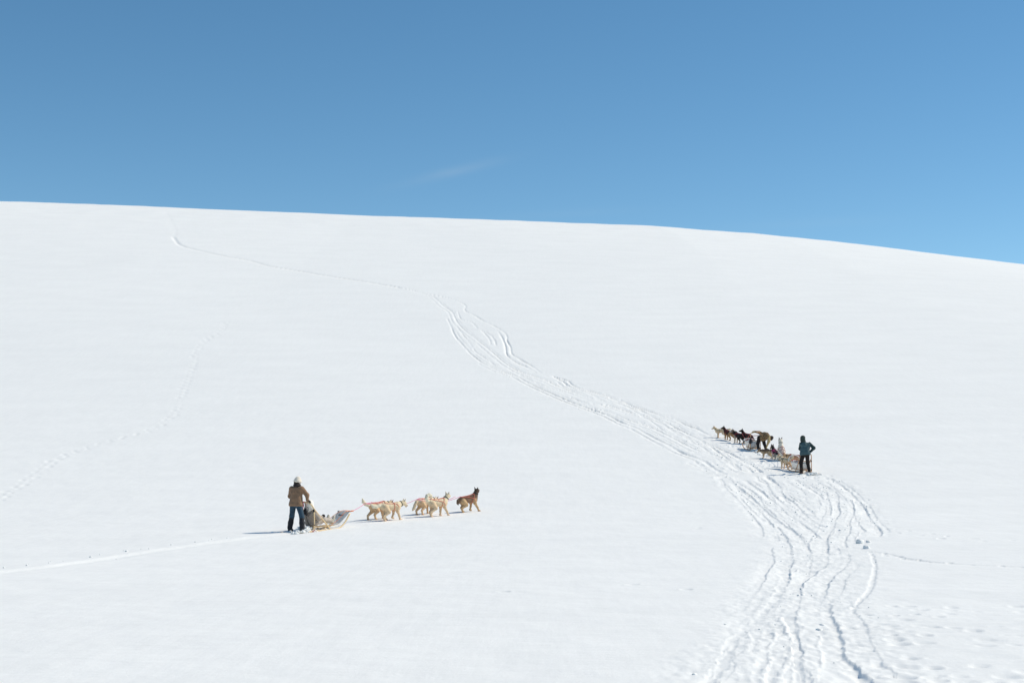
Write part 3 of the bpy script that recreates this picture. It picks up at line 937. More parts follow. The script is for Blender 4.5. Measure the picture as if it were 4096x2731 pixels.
def person(name_label, root, J, M, fwd, look, group=None, hair=None, trouser_r=1.0, jacket_r=1.0, hood=False, hem=.0, jacket_split=None, boot_h=.14, hood_r=1.0):
    """J: joints in the root's frame; M: materials per garment. fwd: body facing; look: head facing."""
    fwd = nrm(fwd); look = nrm(look); up = np.array([0, 0, 1.0])
    g = lambda k: np.asarray(J[k], float)
    side = nrm(g('shL') - g('shR'))
    spine = nrm(g('neck') - g('pelvis'))
    # body: one continuous figure, slimmer than its clothes
    B = Body()
    pel, chest, neck, head = g('pelvis'), g('chest'), g('neck'), g('head')
    hs = nrm(np.cross(up, look)); hu = nrm(np.cross(look, hs))
    for s in (-1, 1):
        B.cap(pel + side * .06 * s, chest + side * .07 * s, .08, .08, 'skin', .04)
    B.cap(g('shL'), g('shR'), .05, .05, 'skin', .04)
    B.cap(chest, neck, .08, .055, 'skin', .04); B.cap(neck, head, .052, .055, 'skin', .03)
    B.cap(head + hu * .035 - look * .012, head - hu * .02 + look * .012, .082, .074, 'skin', .04)
    B.cap(head - hu * .06 + look * .035, head - hu * .075 + look * .05, .042, .03, 'skin', .03)
    B.cap(head + look * .085 + hu * .012, head + look * .103 - hu * .02, .010, .014, 'skin', .012)
    B.cap(head + look * .078 - hu * .05 + hs * .018, head + look * .078 - hu * .05 - hs * .018, .011, .011, 'lip', .006)
    for s in (-1, 1):
        B.cap(head + hs * .083 * s + hu * .015, head + hs * .085 * s - hu * .02, .016, .012, 'skin', .01)
    for q in 'LR':
        B.chain([g('sh' + q), g('el' + q), g('ha' + q)], [.045, .038, .028], 'skin', .03)
        B.chain([g('hip' + q), g('kn' + q), g('an' + q)], [.07, .052, .038], 'skin', .03)
    lip = np.array((.35, .13, .11)); sk = np.array((.50, .30, .22))
    body_obj('body', B, .0125, M['skin'], root, lambda t, V: (lip if t == 'lip' else sk) * np.ones((len(V), 1)))
    for s in (-1, 1):
        e = head + look * .078 + hs * .032 * s + hu * .012
        body_obj('eye', Body().cap(e, e + look * .002, .011), .006, EYEM, root)
    # trousers
    T = Body()
    for q, s in (('L', 1), ('R', -1)):
        T.chain([g('hip' + q), g('kn' + q), g('an' + q) + (0, 0, .03)], [.100 * trouser_r, .075 * trouser_r, .066 * trouser_r], '', .04)
    T.cap(g('hipL') + (0, 0, .03), g('hipR') + (0, 0, .03), .10 * trouser_r, .10 * trouser_r, '', .05)
    T.cap(pel, pel + spine * .05, .10 * trouser_r, .09, '', .05)
    tr = body_obj('trousers', T, .015, M['trousers'], root, rough=.004, rscale=16)
    # jacket
    K = Body()
    jr = jacket_r
    for s in (-1, 1):
        K.cap(pel + side * .085 * s - spine * hem, pel + side * .07 * s + spine * .12, .128 * jr, .108 * jr, 't', .05)
        for o in (-1, 1): K.cap(pel + side * .12 * s + fwd * .03 * o - spine * hem, pel + side * .08 * s + spine * .1, .085 * jr, .085 * jr, 't', .05)
        K.cap(pel + side * .07 * s + spine * .12, chest + side * .075 * s, .105 * jr, .112 * jr, 't', .05)
    K.cap(g('shL') - side * .02 - spine * .03, g('shR') + side * .02 - spine * .03, .082 * jr, .082 * jr, 't', .05)
    K.cap(chest + spine * .06, neck, .10 * jr, .075, 't', .05)
    if jacket_split is None:
        for q in 'LR':
            K.chain([g('sh' + q), g('el' + q), g('ha' + q)], [.078 * jr, .062 * jr, .047 * jr], 's', .035)
    jk = body_obj('jacket', K, .015, M['jacket'], root, rough=.0045, rscale=14, clip=(pel - spine * (hem + .06), -spine))
    if jacket_split is not None:
        for q in 'LR':
            S_ = Body().chain([g('sh' + q), g('el' + q), g('ha' + q)], [.076, .068, .048], '', .035)
            body_obj('sleeve', S_, .014, M.get('sleeve' + q) or M['sleeve'], root, rough=.004, rscale=18)
    # collar or hood
    if hood:
        H = Body()
        H.cap(head + hu * .045 - look * .02, head - hu * .03 - look * .01, .108 * hood_r, .103 * hood_r, '', .04)
        H.cap(head - hu * .07 - look * .01, neck, .10 * hood_r, .095 * hood_r, '', .04)
        body_obj('hood', H, .014, M['hat'], root, rough=.004, rscale=20)
    else:
        H = Body()
        for k in range(12):
            a = 2 * math.pi * k / 12; a2 = 2 * math.pi * (k + 1) / 12
            c = head + hu * .012 - look * .004; r = .093
            H.cap(c + r * (math.cos(a) * look + math.sin(a) * hs), c + r * (math.cos(a2) * look + math.sin(a2) * hs), .026, .026, '', .02)
        H.cap(head + hu * .06 - look * .01, head + hu * .085, .094, .084, '', .04)
        H.cap(head + hu * .03, head + hu * .04, .10, .10, '', .03)
        body_obj('hat', H, .011, M['hat'], root, rough=.003, rscale=40)
    if hair:
        Hh = Body()
        Hh.cap(head - look * .045 + hu * .0, neck - look * .045 - spine * .0, .072, .062, '', .03)
        for s in (-1, 1): Hh.cap(head + hs * .06 * s - look * .02, neck + hs * .055 * s - look * .01, .042, .05, '', .03)
        body_obj('hair', Hh, .012, hair, root, rough=.004, rscale=40)
    if 'scarf' in M:
        S = Body()
        for k in range(10):
            a = 2 * math.pi * k / 10; a2 = 2 * math.pi * (k + 1) / 10; r = .07
            c = neck + spine * .025
            S.cap(c + r * (math.cos(a) * fwd + math.sin(a) * side), c + r * (math.cos(a2) * fwd + math.sin(a2) * side), .042, .042, '', .03)
        body_obj('scarf', S, .012, M['scarf'], root, rough=.005, rscale=30)
    # hands and feet
    for q, s in (('L', 1), ('R', -1)):
        w = g('ha' + q); d = nrm(J.get('hd' + q, nrm(w - g('el' + q)))); th = J.get('th' + q, -side * s)
        body_obj('glove', hand_body(w + d * .02, d, th, J.get('curl' + q, .9), palm_up=J.get('pn' + q)), .0062, M['glove'], root)
        a = g('an' + q); toe = nrm(J.get('toe' + q, fwd)); sl = np.asarray(J.get('shin' + q, (0, 0, 1)), float)
        F = Body()
        F.cap(a + sl * boot_h, a + sl * .02, .058, .056, '', .03)
        F.cap(a - sl * .035 - toe * .03, a - sl * .045 + toe * .15, .047, .040, '', .035)
        F.cap(a, a - sl * .03 + toe * .08, .055, .044, '', .03)
        body_obj('boot', F, .011, M['boot'], root)
        if 'gaiter' in M:
            kn = g('kn' + q); dv = nrm(kn - a); L = np.linalg.norm(kn - a)
            G_ = Body().chain([a + dv * .02, a + dv * L * .45, a + dv * L * .80], [.078, .080, .078], '', .03)
            body_obj('gaiter', G_, .013, M['gaiter'], root, rough=.004, rscale=22)
    return root
# ------------------------------------------------------------------ things on the snow
def frame(P, heading, span=.8):
    th = math.radians(heading); f = np.array([math.cos(th), math.sin(th)]); g = np.array([-f[1], f[0]])
    P = np.array(P, float)
    hb = lambda q: float(base_h(q[0], q[1])[0])
    sx = (hb(P[:2] + f * span) - hb(P[:2] - f * span)) / (2 * span); sy = (hb(P[:2] + g * .3) - hb(P[:2] - g * .3)) / .6
    X = Vector((f[0], f[1], sx)).normalized(); Y = Vector((g[0], g[1], sy)).normalized(); Z = X.cross(Y).normalized(); Y = Z.cross(X)
    return Matrix((X, Y, Z)).transposed()


def cloth(name, c, noise=.14, bump=.012, bs=28, sc=10, rough=.85, sheen=.1, **k):
    return material(name, c, rough, noise=noise, scale=sc, bump=bump, bump_scale=bs, sheen=sheen, **k)


WOOD = material('ash_wood', (.78, .58, .34), .5, noise=.14, scale=20, bump=.002, bump_scale=90, stretch=(1, 6, 6))
WOODR = material('varnished_wood', (.60, .33, .17), .45, noise=.16, scale=20, bump=.002, bump_scale=90, stretch=(1, 6, 6))
CANVAS = material('white_sled_canvas', (.80, .80, .79), .75, noise=.06, scale=9, bump=.008, bump_scale=12)
CANVAS_G = material('grey_sled_canvas', (.83, .83, .82), .75, noise=.10, scale=9, bump=.008, bump_scale=12)
for _m2 in (CANVAS, CANVAS_G):      # thin cloth lets some light through
    _nt = _m2.node_tree; _p = _nt.nodes['Principled BSDF']; _o = _nt.nodes['Material Output']
    _t = _nt.nodes.new('ShaderNodeBsdfTranslucent'); _t.inputs['Color'].default_value = (.85, .84, .81, 1)
    _x = _nt.nodes.new('ShaderNodeMixShader'); _x.inputs['Fac'].default_value = .45
    _nt.links.new(_p.outputs[0], _x.inputs[1]); _nt.links.new(_t.outputs[0], _x.inputs[2]); _nt.links.new(_x.outputs[0], _o.inputs['Surface'])
PATCH = material('dark_grey_patch', (.20, .21, .24), .8, noise=.15, scale=30)
PLASTIC = material('white_runner_plastic', (.78, .77, .74), .45, noise=.05, scale=10)
ORANGE = material('orange_rope', (.72, .22, .08), .7, noise=.15, scale=80)
PINK = material('pink_rope', (.80, .13, .30), .7, noise=.2, scale=80)
REDROPE = material('red_rope', (.45, .07, .08), .7, noise=.2, scale=80)
GREYCORD = material('grey_cord', (.25, .26, .28), .7, noise=.2, scale=80)
BLACKNYLON = material('black_nylon', (.022, .02, .022), .55, noise=.25, scale=25, bump=.006, bump_scale=40)
REDPAINT = material('red_painted_steel', (.72, .09, .04), .45, noise=.1, scale=40)
DARKSTEEL = material('dark_steel', (.08, .08, .085), .4, noise=.1, scale=40)


def arr(*p): return np.array(p, float)


# ---- near sled with its passenger -------------------------------------------------
HEAD1 = 48.0
_rp = hit(1258, 2122)
_l1 = arr(-math.sin(math.radians(HEAD1)), math.cos(math.radians(HEAD1)))
_o1 = _rp[:2] + _l1 * .28
M1 = frame((*_o1, 0), HEAD1)
P1 = arr(*_o1, float(base_h(*_o1)[0]) - .035)
sled1 = empty('dog_sled', P1, M1)
tag(sled1, 'pale wooden dog sled with grey canvas front carrying the seated passenger', 'sled', 'wooden dog sleds')
M1n = np.array(M1)
W1 = lambda x, y, z: P1 + M1n @ arr(x, y, z)
for s in (-1, 1):
    run = catmull([(-.85, .28 * s, .02), (-.4, .28 * s, .02), (.3, .28 * s, .02), (.85, .28 * s, .03), (1.08, .275 * s, .09), (1.27, .27 * s, .24), (1.45, .26 * s, .46)], 6)
    r = MB().tube(run, .024, 8).build('runner', WOOD, sled1)
    MB().tube(run[:20] + (0, 0, -.022), .017, 6).build('runner_shoe', PLASTIC, r)
    MB().tube(catmull([(0, .28 * s, .02), (.0, .28 * s, .35), (-.01, .28 * s, .66)], 4), .021, 8).build('stanchion', WOOD, sled1)
    MB().tube(catmull([(.62, .28 * s, .03), (.45, .28 * s, .22), (.42, .28 * s, .24)], 3), .016, 6).build('side_brace', WOOD, sled1)
    tubeside = catmull([(.60, .268 * s, .10), (.95, .266 * s, .14), (1.2, .262 * s, .30), (1.45, .255 * s, .50)], 5)
    MB().tube(tubeside, .020, 7).build('canvas_side_tube', PLASTIC, sled1)
    MB().tube([(-.02, .28 * s, .60), (-.02, .28 * s, .68)], .029, 8).build('lashing', BLACKWEB, sled1)
    MB().tube([(.0, .28 * s, .20), (.0, .28 * s, .225)], .026, 8).build('lashing', BLACKWEB, sled1)
bow = catmull([(.62, -.28, .04), (.42, -.28, .26), (.22, -.28, .46), (.02, -.28, .67), (-.09, -.275, .81), (-.17, -.23, .885), (-.20, -.12, .905), (-.20, 0, .91), (-.20, .12, .905),
               (-.17, .23, .885), (-.09, .275, .81), (.02, .28, .67), (.22, .28, .46), (.42, .28, .26), (.62, .28, .04)], 4)
MB().tube(bow, .021, 8).build('handlebar', WOOD, sled1)
MB().tube([(0, -.29, .57), (0, 0, .575), (0, .29, .57)], .021, 8).build('crossbar', WOOD, sled1)
MB().tube([(0, -.28, .13), (0, .28, .13)], .019, 8).build('crossbar', WOOD, sled1)
MB().tube([(.62, -.28, .10), (.62, .28, .10)], .019, 8).build('crossbar', WOOD, sled1)
MB().tube(catmull([(1.45, -.26, .47), (1.47, -.13, .50), (1.475, 0, .51), (1.47, .13, .50), (1.45, .26, .47)], 4), .020, 8).build('brush_bow', PLASTIC, sled1)
for j in range(5):
    MB().box((.42, -.2 + .1 * j, .125 + .003 * (j % 2)), (1.05, .07, .014)).build('bed_slat', WOOD, sled1, False)
G = []
for i in range(13):
    t = i / 12
    x = .98 + .46 * t ** .9; z = .11 + .39 * t ** 1.1
    row = []
    for j in range(11):
        y = (-.25 + .05 * j)
        row.append((x + .01 * math.sin(9 * y + 3 * t), y, z - .05 * (1 - (y / .25) ** 2) * math.sin(math.pi * min(1, t * 1.1)) + .006 * math.sin(20 * y + 11 * t)))
    G.append(row)
cv = MB().sheet(G, .008).build('canvas_front', CANVAS_G, sled1)
Ga = np.array(G)
MB().sheet(Ga[9:11, 4:9] + (-.004, 0, .010), .006).build('canvas_patch', PATCH, cv)
MB().sheet(Ga[11:13, :] + (-.004, 0, .012), .006).build('canvas_hem', CANVAS, cv)
for s in (0, 10):
    MB().box(Ga[12, s] + (0, 0, .015), (.05, .045, .03)).build('corner_strap', PATCH, cv, False)
apex = arr(1.78, 0, .50)
for s in (-1, 1):
    MB().tube(catmull([(.66, .25 * s, .14), (1.0, .22 * s, .30), (1.42, .12 * s, .52), tuple(apex)], 5), .0075, 6).build('bridle_rope', ORANGE, sled1)
MB().tube([(1.47, 0, .51), (1.6, 0, .50), tuple(apex)], .012, 6).build('bridle_rope', ORANGE, sled1)
MB().tube([tuple(apex - (.06, 0, 0)), tuple(apex + (.05, 0, .005))], [.022, .018], 7).build('bridle_knot', ORANGE, sled1)

# black gear bag with straps hanging from the handlebar
bag = empty('gear_bag', W1(-.19, -.06, .88), M1)
tag(bag, 'black gear bag with dangling straps hung from the handlebar of the passenger sled', 'bag')
Bb = Body()
Bb.cap((.02, 0, -.19), (.03, -.03, -.32), .036, .052, '', .03); Bb.cap((.02, .03, -.22), (.03, .02, -.33), .03, .042, '', .03); Bb.cap((.03, -.04, -.30), (.03, -.06, -.36), .03, .026, '', .03)
body_obj('pouch', Bb, .011, BLACKNYLON, bag, rough=.004, rscale=20)
for y in (-.035, .035):
    MB().tube(catmull([(0, y + .02, .03), (-.022, y, .0), (.0, y, -.08), (.02, y * .6, -.2)], 4), .013, 6, flat=.5).build('strap', BLACKWEB, bag)
MB().tube(catmull([(.03, -.05, -.15), (.02, -.14, -.13), (.02, -.15, -.19), (.03, -.08, -.27)], 4), .008, 6).build('buckle_loop', BLACKWEB, bag)
MB().tube(catmull([(.02, .05, -.22), (.0, .09, -.29), (.01, .07, -.36)], 4), .007, 6).build('buckle_loop', BLACKWEB, bag)
MB().tube(catmull([(.03, -.03, -.36), (.05, -.05, -.52), (.09, -.09, -.66), (.07, -.10, -.72), (.04, -.04, -.80)], 4), .008, 6, flat=.5).build('strap', BLACKWEB, bag)
pk = empty('tether_cord', W1(-.2, -.04, .90), M1)
tag(pk, 'pink cord hanging from the passenger sled handlebar down to the snow', 'cord')
MB().tube(catmull([(-.02, -.02, .025), (-.03, -.02, -.02), (-.02, .02, -.2), (-.02, .0, -.36), (-.02, -.01, -.48)], 4), .010, 6).build('cord_length', PINK, pk)
MB().tube(catmull([(-.03, .10, -.32), (-.05, .11, -.45), (-.05, .10, -.62), (-.06, .10, -.80), (-.10, .08, -.90)], 4), .011, 6).build('cord_length', PINK, pk)

# ---- the standing woman at the near sled ------------------------------------------
JACKET_B = cloth('tan_winter_jacket', (.27, .16, .095), sc=7, bump=.02, bs=16, noise=.22)
JEANS = cloth('blue_jeans', (.030, .062, .092), noise=.35, sc=9)
BLACKGAIT = cloth('black_gaiter', (.014, .014, .018), noise=.3, rough=.6)
KNIT = cloth('cream_knit', (.76, .67, .56), bump=.004, bs=45, noise=.05)
SCARFM = cloth('dark_scarf', (.030, .022, .022), noise=.3)
GLOVEM = cloth('dark_glove', (.025, .016, .014), noise=.2)
BOOTM = cloth('black_boot', (.025, .023, .022), noise=.3, rough=.55)
mc = W1(-.5, 0, 0)
mu = empty('person', mc)
tag(mu, 'person in tan jacket, jeans and cream knit hat standing on the near sled runners', 'person')
L_ = lambda x, y, z: W1(x, y, z) - mc
th1 = math.radians(HEAD1); F1 = arr(math.cos(th1), math.sin(th1), 0); S1 = arr(-math.sin(th1), math.cos(th1), 0)
thb = math.radians(72); Fb = arr(math.cos(thb), math.sin(thb), 0); Sb = arr(-math.sin(thb), math.cos(thb), 0)   # she stands turned a little away
q = lambda x, y, z: Fb * x + Sb * y + arr(0, 0, z)
J = dict(pelvis=q(.00, .0, .90), chest=q(.03, .0, 1.18), neck=q(.04, -.005, 1.395), head=q(.065, -.01, 1.525),
         shL=q(.03, .165, 1.325), shR=q(.03, -.165, 1.325), elL=q(.13, .27, 1.09), elR=q(.10, -.315, 1.13),
         haL=L_(-.20, .20, .975), haR=L_(-.23, -.245, .985),
         hipL=q(0, .095, .83), hipR=q(0, -.095, .83), knL=L_(-.48, .19, .50), knR=L_(-.42, -.20, .50),
         anL=L_(-.52, .25, .13), anR=L_(-.46, -.26, .13), thL=-S1, thR=S1, pnL=(0, 0, -1), pnR=(0, 0, -1), curlL=.85, curlR=.85,
         hdL=F1 * .75 + arr(0, 0, -.5), hdR=F1 * .75 + arr(0, 0, -.5))
person('', mu, J, dict(skin=SKIN, trousers=JEANS, jacket=JACKET_B, hat=KNIT, glove=GLOVEM, boot=BOOTM, gaiter=BLACKGAIT, scarf=SCARFM), Fb,
       F1 * .95 - S1 * .25 + arr(0, 0, -.12), hair=HAIRM, jacket_r=1.03, hem=.05)

# ---- the passenger ----------------------------------------------------------------
PARKA = cloth('beige_snowsuit', (.37, .305, .25), sc=7, bump=.035, bs=13, noise=.14, stretch=(1, 1, 2.2))
PARKA_T = cloth('pale_beige_trousers', (.50, .43, .36), sc=7, bump=.03, bs=13, noise=.14)
HOODM = cloth('off_white_hood', (.86, .82, .75), sc=7, bump=.015, bs=18, noise=.08)
BOOTC = cloth('pale_felt_boot', (.52, .47, .38), noise=.2)
ps = empty('person', P1, M1)
tag(ps, 'person in beige snowsuit with white hood sitting in the near sled', 'person')
J = dict(pelvis=(.12, 0, .27), chest=(.04, 0, .49), neck=(.03, 0, .65), head=(.01, -.07, .79),
         shL=(.04, .20, .575), shR=(.04, -.20, .575), elL=(.16, .29, .40), elR=(.14, -.295, .40), haL=(.40, .16, .42), haR=(.38, -.17, .42),
         hipL=(.14, .10, .25), hipR=(.14, -.10, .25), knL=(.50, .14, .36), knR=(.48, -.16, .33), anL=(.83, .11, .27), anR=(.80, -.14, .25),
         toeL=(.25, .1, 1), toeR=(.25, -.15, 1), shinL=(-.95, 0, .1), shinR=(-.95, 0, .1), thL=(0, 0, 1), thR=(0, 0, 1), curlL=.7, curlR=.7)
person('', ps, J, dict(skin=SKIN, trousers=PARKA_T, jacket=PARKA, hat=HOODM, glove=GLOVEM, boot=BOOTC), (1, 0, .1), (1, 0, .05), hood=True, jacket_r=1.08, hem=.03, trouser_r=.98, boot_h=.2, hood_r=1.25)

# ---- the near team ----------------------------------------------------------------
GT1 = 'five dogs pulling the near sled'
d1 = dog((1518, 2076), 46, CREAM | dict(main=(.66, .46, .26), back=(.72, .54, .34)), 'cream dog with raised tail, on the far side of the pair nearest the sled', GT1, 1.02, neck=6, neck_yaw=-8, head_pitch=-35, tail='up',
         hw=.8, legs=dict(HL=(-.10, 0), HR=(.08, .03), FL=(.05, 0), FR=(-.05, 0)))
d2 = dog((1567, 2080), 40, CREAM2, 'cream dog with open mouth and lowered head, last before the sled', GT1, 1.05, neck=12, head_pitch=-24, head_yaw=-6, tail='droop', tail_y=.05, mouth=True,
         hw=.8, legs=dict(HL=(.16, .02), HR=(-.02, 0), FL=(-.06, .06), FR=(.09, 0)), harness_style='y')
d3 = dog((1704, 2055), 50, CREAM | dict(main=(.74, .60, .42), back=(.79, .68, .50), tail=(.76, .60, .40)), 'cream dog with hanging tail, half hidden in the middle pair', GT1, .99, neck=2, neck_yaw=-6, head_pitch=-45, tail='down', tail_y=.06,
         hw=.8, legs=dict(HL=(-.06, 0), HR=(.05, 0)), harness=HARN)
d4 = dog((1755, 2063), 38, CREAM2, 'cream dog with curled tail and coral harness in the middle pair', GT1, 1.03, neck=48, neck_yaw=5, head_pitch=0, head_yaw=20, tail='curl',
         hw=.8, legs=dict(HL=(.07, 0), HR=(-.04, 0), FL=(-.05, 0), FR=(.15, 0)))
d5 = dog((1876, 2046), 36, SABLE, 'dark brown dog with raised head and pink harness leading the near team', GT1, 1.04, neck=62, neck_yaw=4, head_pitch=12, head_yaw=25, tail='tuck',
         hw=.8, legs=dict(HL=(.12, 0), HR=(.0, 0), FL=(-.05, .03), FR=(.17, 0)), rump_low=.05)
ap = W1(*apex)
g1 = empty('gangline', ap)
tag(g1, 'pink tow line running from the passenger sled to its five dogs', 'tow line')


def rope(name, pts, r, mat, parent, sag=.03):
    o = np.array(parent.matrix_world.translation)
    P2 = []
    for i in range(len(pts) - 1):
        for k in range(6):
            t = k / 6; P2.append(pts[i] * (1 - t) + pts[i + 1] * t - arr(0, 0, sag * 4 * t * (1 - t)) - o)
    P2.append(pts[-1] - o)
    return MB().tube(np.array(P2), r, 6).build(name, mat, parent)


bpy.context.view_layer.update()
mid12 = (d1['neck'] + d2['neck']) / 2 - arr(0, 0, .12); mid34 = (d3['neck'] + d4['neck']) / 2 - arr(0, 0, .12)
back12 = (d1['tug'] + d2['tug']) / 2 - F1 * .55 - arr(0, 0, .03); back34 = (d3['tug'] + d4['tug']) / 2 - F1 * .4 - arr(0, 0, .03)
rope('main_line', [ap, back12, mid12, back34, mid34, d5['tug'] - F1 * .25], .007, PINK, g1, .02)
for d, b in ((d1, back12), (d2, back12), (d3, back34), (d4, back34)):
    rope('tug_line', [b, d['tug']], .0065, PINK, g1, .01)
for d, m in ((d1, mid12), (d2, mid12), (d3, mid34), (d4, mid34)):
    rope('neck_line', [m, d['neck']], .005, PINK, g1, .015)
rope('tug_line', [mid34 + F1 * .1, d5['tug']], .007, PINK, g1, .02)

# ---- sleds of the two stopped teams -----------------------------------------------


def basket_sled(px, heading, label, top=.80, wid=.27, length=.95, hoop_h=.655):
    P = hit(*px); P[2] = float(base_h(P[0], P[1])[0]) - .02
    Mx = frame(P, heading); Mn = np.array(Mx)
    root = empty('dog_sled', P, Mx); tag(root, label, 'sled', 'wooden dog sleds')
    for s in (-1, 1):
        run = catmull([(-.75, wid * s, .02), (-.3, wid * s, .02), (.3, wid * s, .02), (length - .1, wid * s, .03), (length + .13, wid * s * .98, .10), (length + .30, wid * s * .95, .27)], 6)
        r = MB().tube(run, .023, 8).build('runner', WOODR, root)
        MB().tube(catmull([(.42, wid * s, .03), (.22, wid * s, .30), (.03, wid * s, .56)], 4), .017, 7).build('side_brace', WOODR, root)
        MB().tube([(.0, wid * s, .46), (.0, wid * s, .52)], .026, 8).build('lashing', BLACKWEB, root)
        MB().tube([(.0, wid * s, .10), (.0, wid * s, .15)], .026, 8).build('lashing', BLACKWEB, root)
    arch = catmull([(0, -wid, .02), (0, -wid, .35), (-.01, -wid, top - .12), (-.03, -wid + .03, top - .025), (-.04, -wid + .10, top), (-.04, 0, top + .005), (-.04, wid - .10, top),
                    (-.03, wid - .03, top - .025), (-.01, wid, top - .12), (0, wid, .35), (0, wid, .02)], 4)
    MB().tube(arch, .019, 8).build('handlebar', WOODR, root)
    for z in (.50, .125):
        MB().tube([(0, -wid, z), (0, 0, z), (0, wid, z)], .017, 7).build('crossbar', WOODR, root)
    for j in range(4):
        MB().box((length / 2, -.165 + .11 * j, .125), (length - .1, .075, .013)).build('bed_slat', WOODR, root, False)
    # white fabric tub, wider at the rim than at the bed
    n = 32; rings = []
    for z, sx, sy in ((.10, .40, .19), (.22, .425, .22), (.34, .455, .25), (.42, .475, .268)):
        rings.append([(length / 2 + .03 + sx * math.copysign(abs(math.cos(a)) ** .45, math.cos(a)) * (length / .95), sy * math.copysign(abs(math.sin(a)) ** .5, math.sin(a)) + .004 * math.sin(5 * a + 20 * z), z + .006 * math.sin(3 * a))
                      for a in [2 * math.pi * k / n for k in range(n + 1)]])
    b = MB().sheet(rings, .007).build('basket', CANVAS, root)
    MB().tube(rings[-1], .011, 6).build('rim', PATCH, b)
    MB().sheet([[(length / 2 + .03 + sx, y, .104) for y in (-.18, -.06, .06, .18)] for sx in (-.38, -.12, .12, .38)], .006).build('basket_floor', CANVAS, b)
    hh = hoop_h - .40
    hoop = catmull([(length + .04, -wid, .40), (length + .06, -wid * .92, .40 + hh * .6), (length + .07, -wid * .5, .40 + hh * .92), (length + .075, 0, hoop_h), (length + .07, wid * .5, .40 + hh * .92), (length + .06, wid * .92, .40 + hh * .6), (length + .04, wid, .40)], 4)
    MB().tube(hoop, .020, 8).build('front_hoop', PLASTIC, root)
    for s in (-1, 1):
        MB().tube(catmull([(.75, .2 * s, .43), (length + .05, .13 * s, .47), (length + .32, 0, .42)], 4), .010, 6).build('bridle_rope', REDROPE, root)
    bpy.context.view_layer.update()
    return root, (lambda x, y, z: P + Mn @ arr(x, y, z)), Mx


sled2, W2, M2 = basket_sled((3223, 1889), 107, 'white-tubbed wooden sled with the green-vested person standing behind it')
MB().tube(catmull([(.02, .27, .52), (-.05, .30, .56), (-.06, .31, .48), (.0, .28, .42)], 4), .010, 6).build('hand_loop', BLACKWEB, sled2)
MB().tube(catmull([(.9, .05, .45), (.6, -.02, .36), (.25, -.08, .22), (.0, -.15, .14)], 4), .007, 6).build('tether_rope', REDROPE, sled2)
sled3, W3, M3 = basket_sled((3022, 1801), 102, 'white-tubbed wooden sled with red rope rails, behind the black dogs', top=.90, wid=.25, length=.85, hoop_h=.50)
for z in (.76, .72, .62):
    MB().tube([(-.01, -.25, z), (-.01, 0, z - .005), (-.01, .25, z)], .008, 6).build('rope_rail', REDROPE, sled3)
bag3 = empty('gear_bag', W3(-.02, .27, .68), M3)
tag(bag3, 'small black bag hanging on the red-roped sled behind the black dogs', 'bag')
Bb = Body(); Bb.cap((-.02, 0, -.12), (-.02, .01, -.26), .05, .065, '', .03); Bb.cap((-.02, -.04, -.14), (-.02, -.03, -.24), .04, .05, '', .03)
body_obj('pouch', Bb, .011, BLACKNYLON, bag3, rough=.004, rscale=20)
MB().tube(catmull([(0, 0, .02), (-.03, .0, -.04), (-.02, 0, -.12)], 4), .012, 6).build('strap', BLACKWEB, bag3)
MB().tube(catmull([(-.03, -.05, -.12), (-.03, -.11, -.16), (-.02, -.10, -.27)], 4), .008, 6).build('strap', BLACKWEB, bag3)

# ---- person in the green vest ------------------------------------------------------
VEST = cloth('teal_quilted_vest', (.058, .108, .118), sc=8, noise=.12, bump=.012, bs=10, wave=2.2, rough=.6)
SLEEVE = cloth('dark_teal_sleeve', (.016, .042, .046), noise=.25)
DARKTR = cloth('dark_brown_trousers', (.018, .0135, .012), noise=.35)
CAPM = cloth('dark_green_cap', (.035, .052, .045), noise=.35, sc=12)
BOOTT = cloth('brown_boot', (.055, .032, .022), noise=.35)
mp = hit(3222, 1895); mp[2] = float(base_h(*mp[:2])[0])
gv = empty('person', mp)
tag(gv, 'person in teal quilted vest and dark trousers standing behind a sled, hand on hip', 'person')
hl = W2(-.04, .16, .86) - mp
lz = lambda x, y: float(base_h(mp[0] + x, mp[1] + y)[0]) - mp[2]
J = dict(pelvis=(.0, .0, .86), chest=(.03, .05, 1.13), neck=(-.03, .09, 1.345), head=(-.07, .115, 1.47),
         shL=(-.145, .08, 1.265), shR=(.20, .04, 1.265), elL=(-.165, .20, 1.06), elR=(.375, .0, 1.09), haL=hl + arr(0, -.06, .04), haR=(.235, .06, .93),
         hipL=(-.085, 0, .82), hipR=(.085, 0, .82), knL=(-.17, .05, .46), knR=(.115, .06, .46), anL=(-.165, -.02, lz(-.165, -.02) + .085), anR=(.175, .06, lz(.175, .06) + .085),
         thL=(1, 0, 0), thR=(-.3, .3, 1), pnL=(0, 0, -1), pnR=(-1, 0, 0), curlL=.9, curlR=.5, hdL=(.1, .8, -.4), hdR=(-.7, .5, -.35),
         toeL=(-.25, 1, .1), toeR=(.2, 1, .1))
person('', gv, J, dict(skin=SKIN, trousers=DARKTR, jacket=VEST, sleeve=SLEEVE, hat=CAPM, glove=GLOVEM, boot=BOOTT), (0, 1, 0), (-.35, 1, -.1), jacket_split=True, jacket_r=1.05, hood=True, hem=.02)

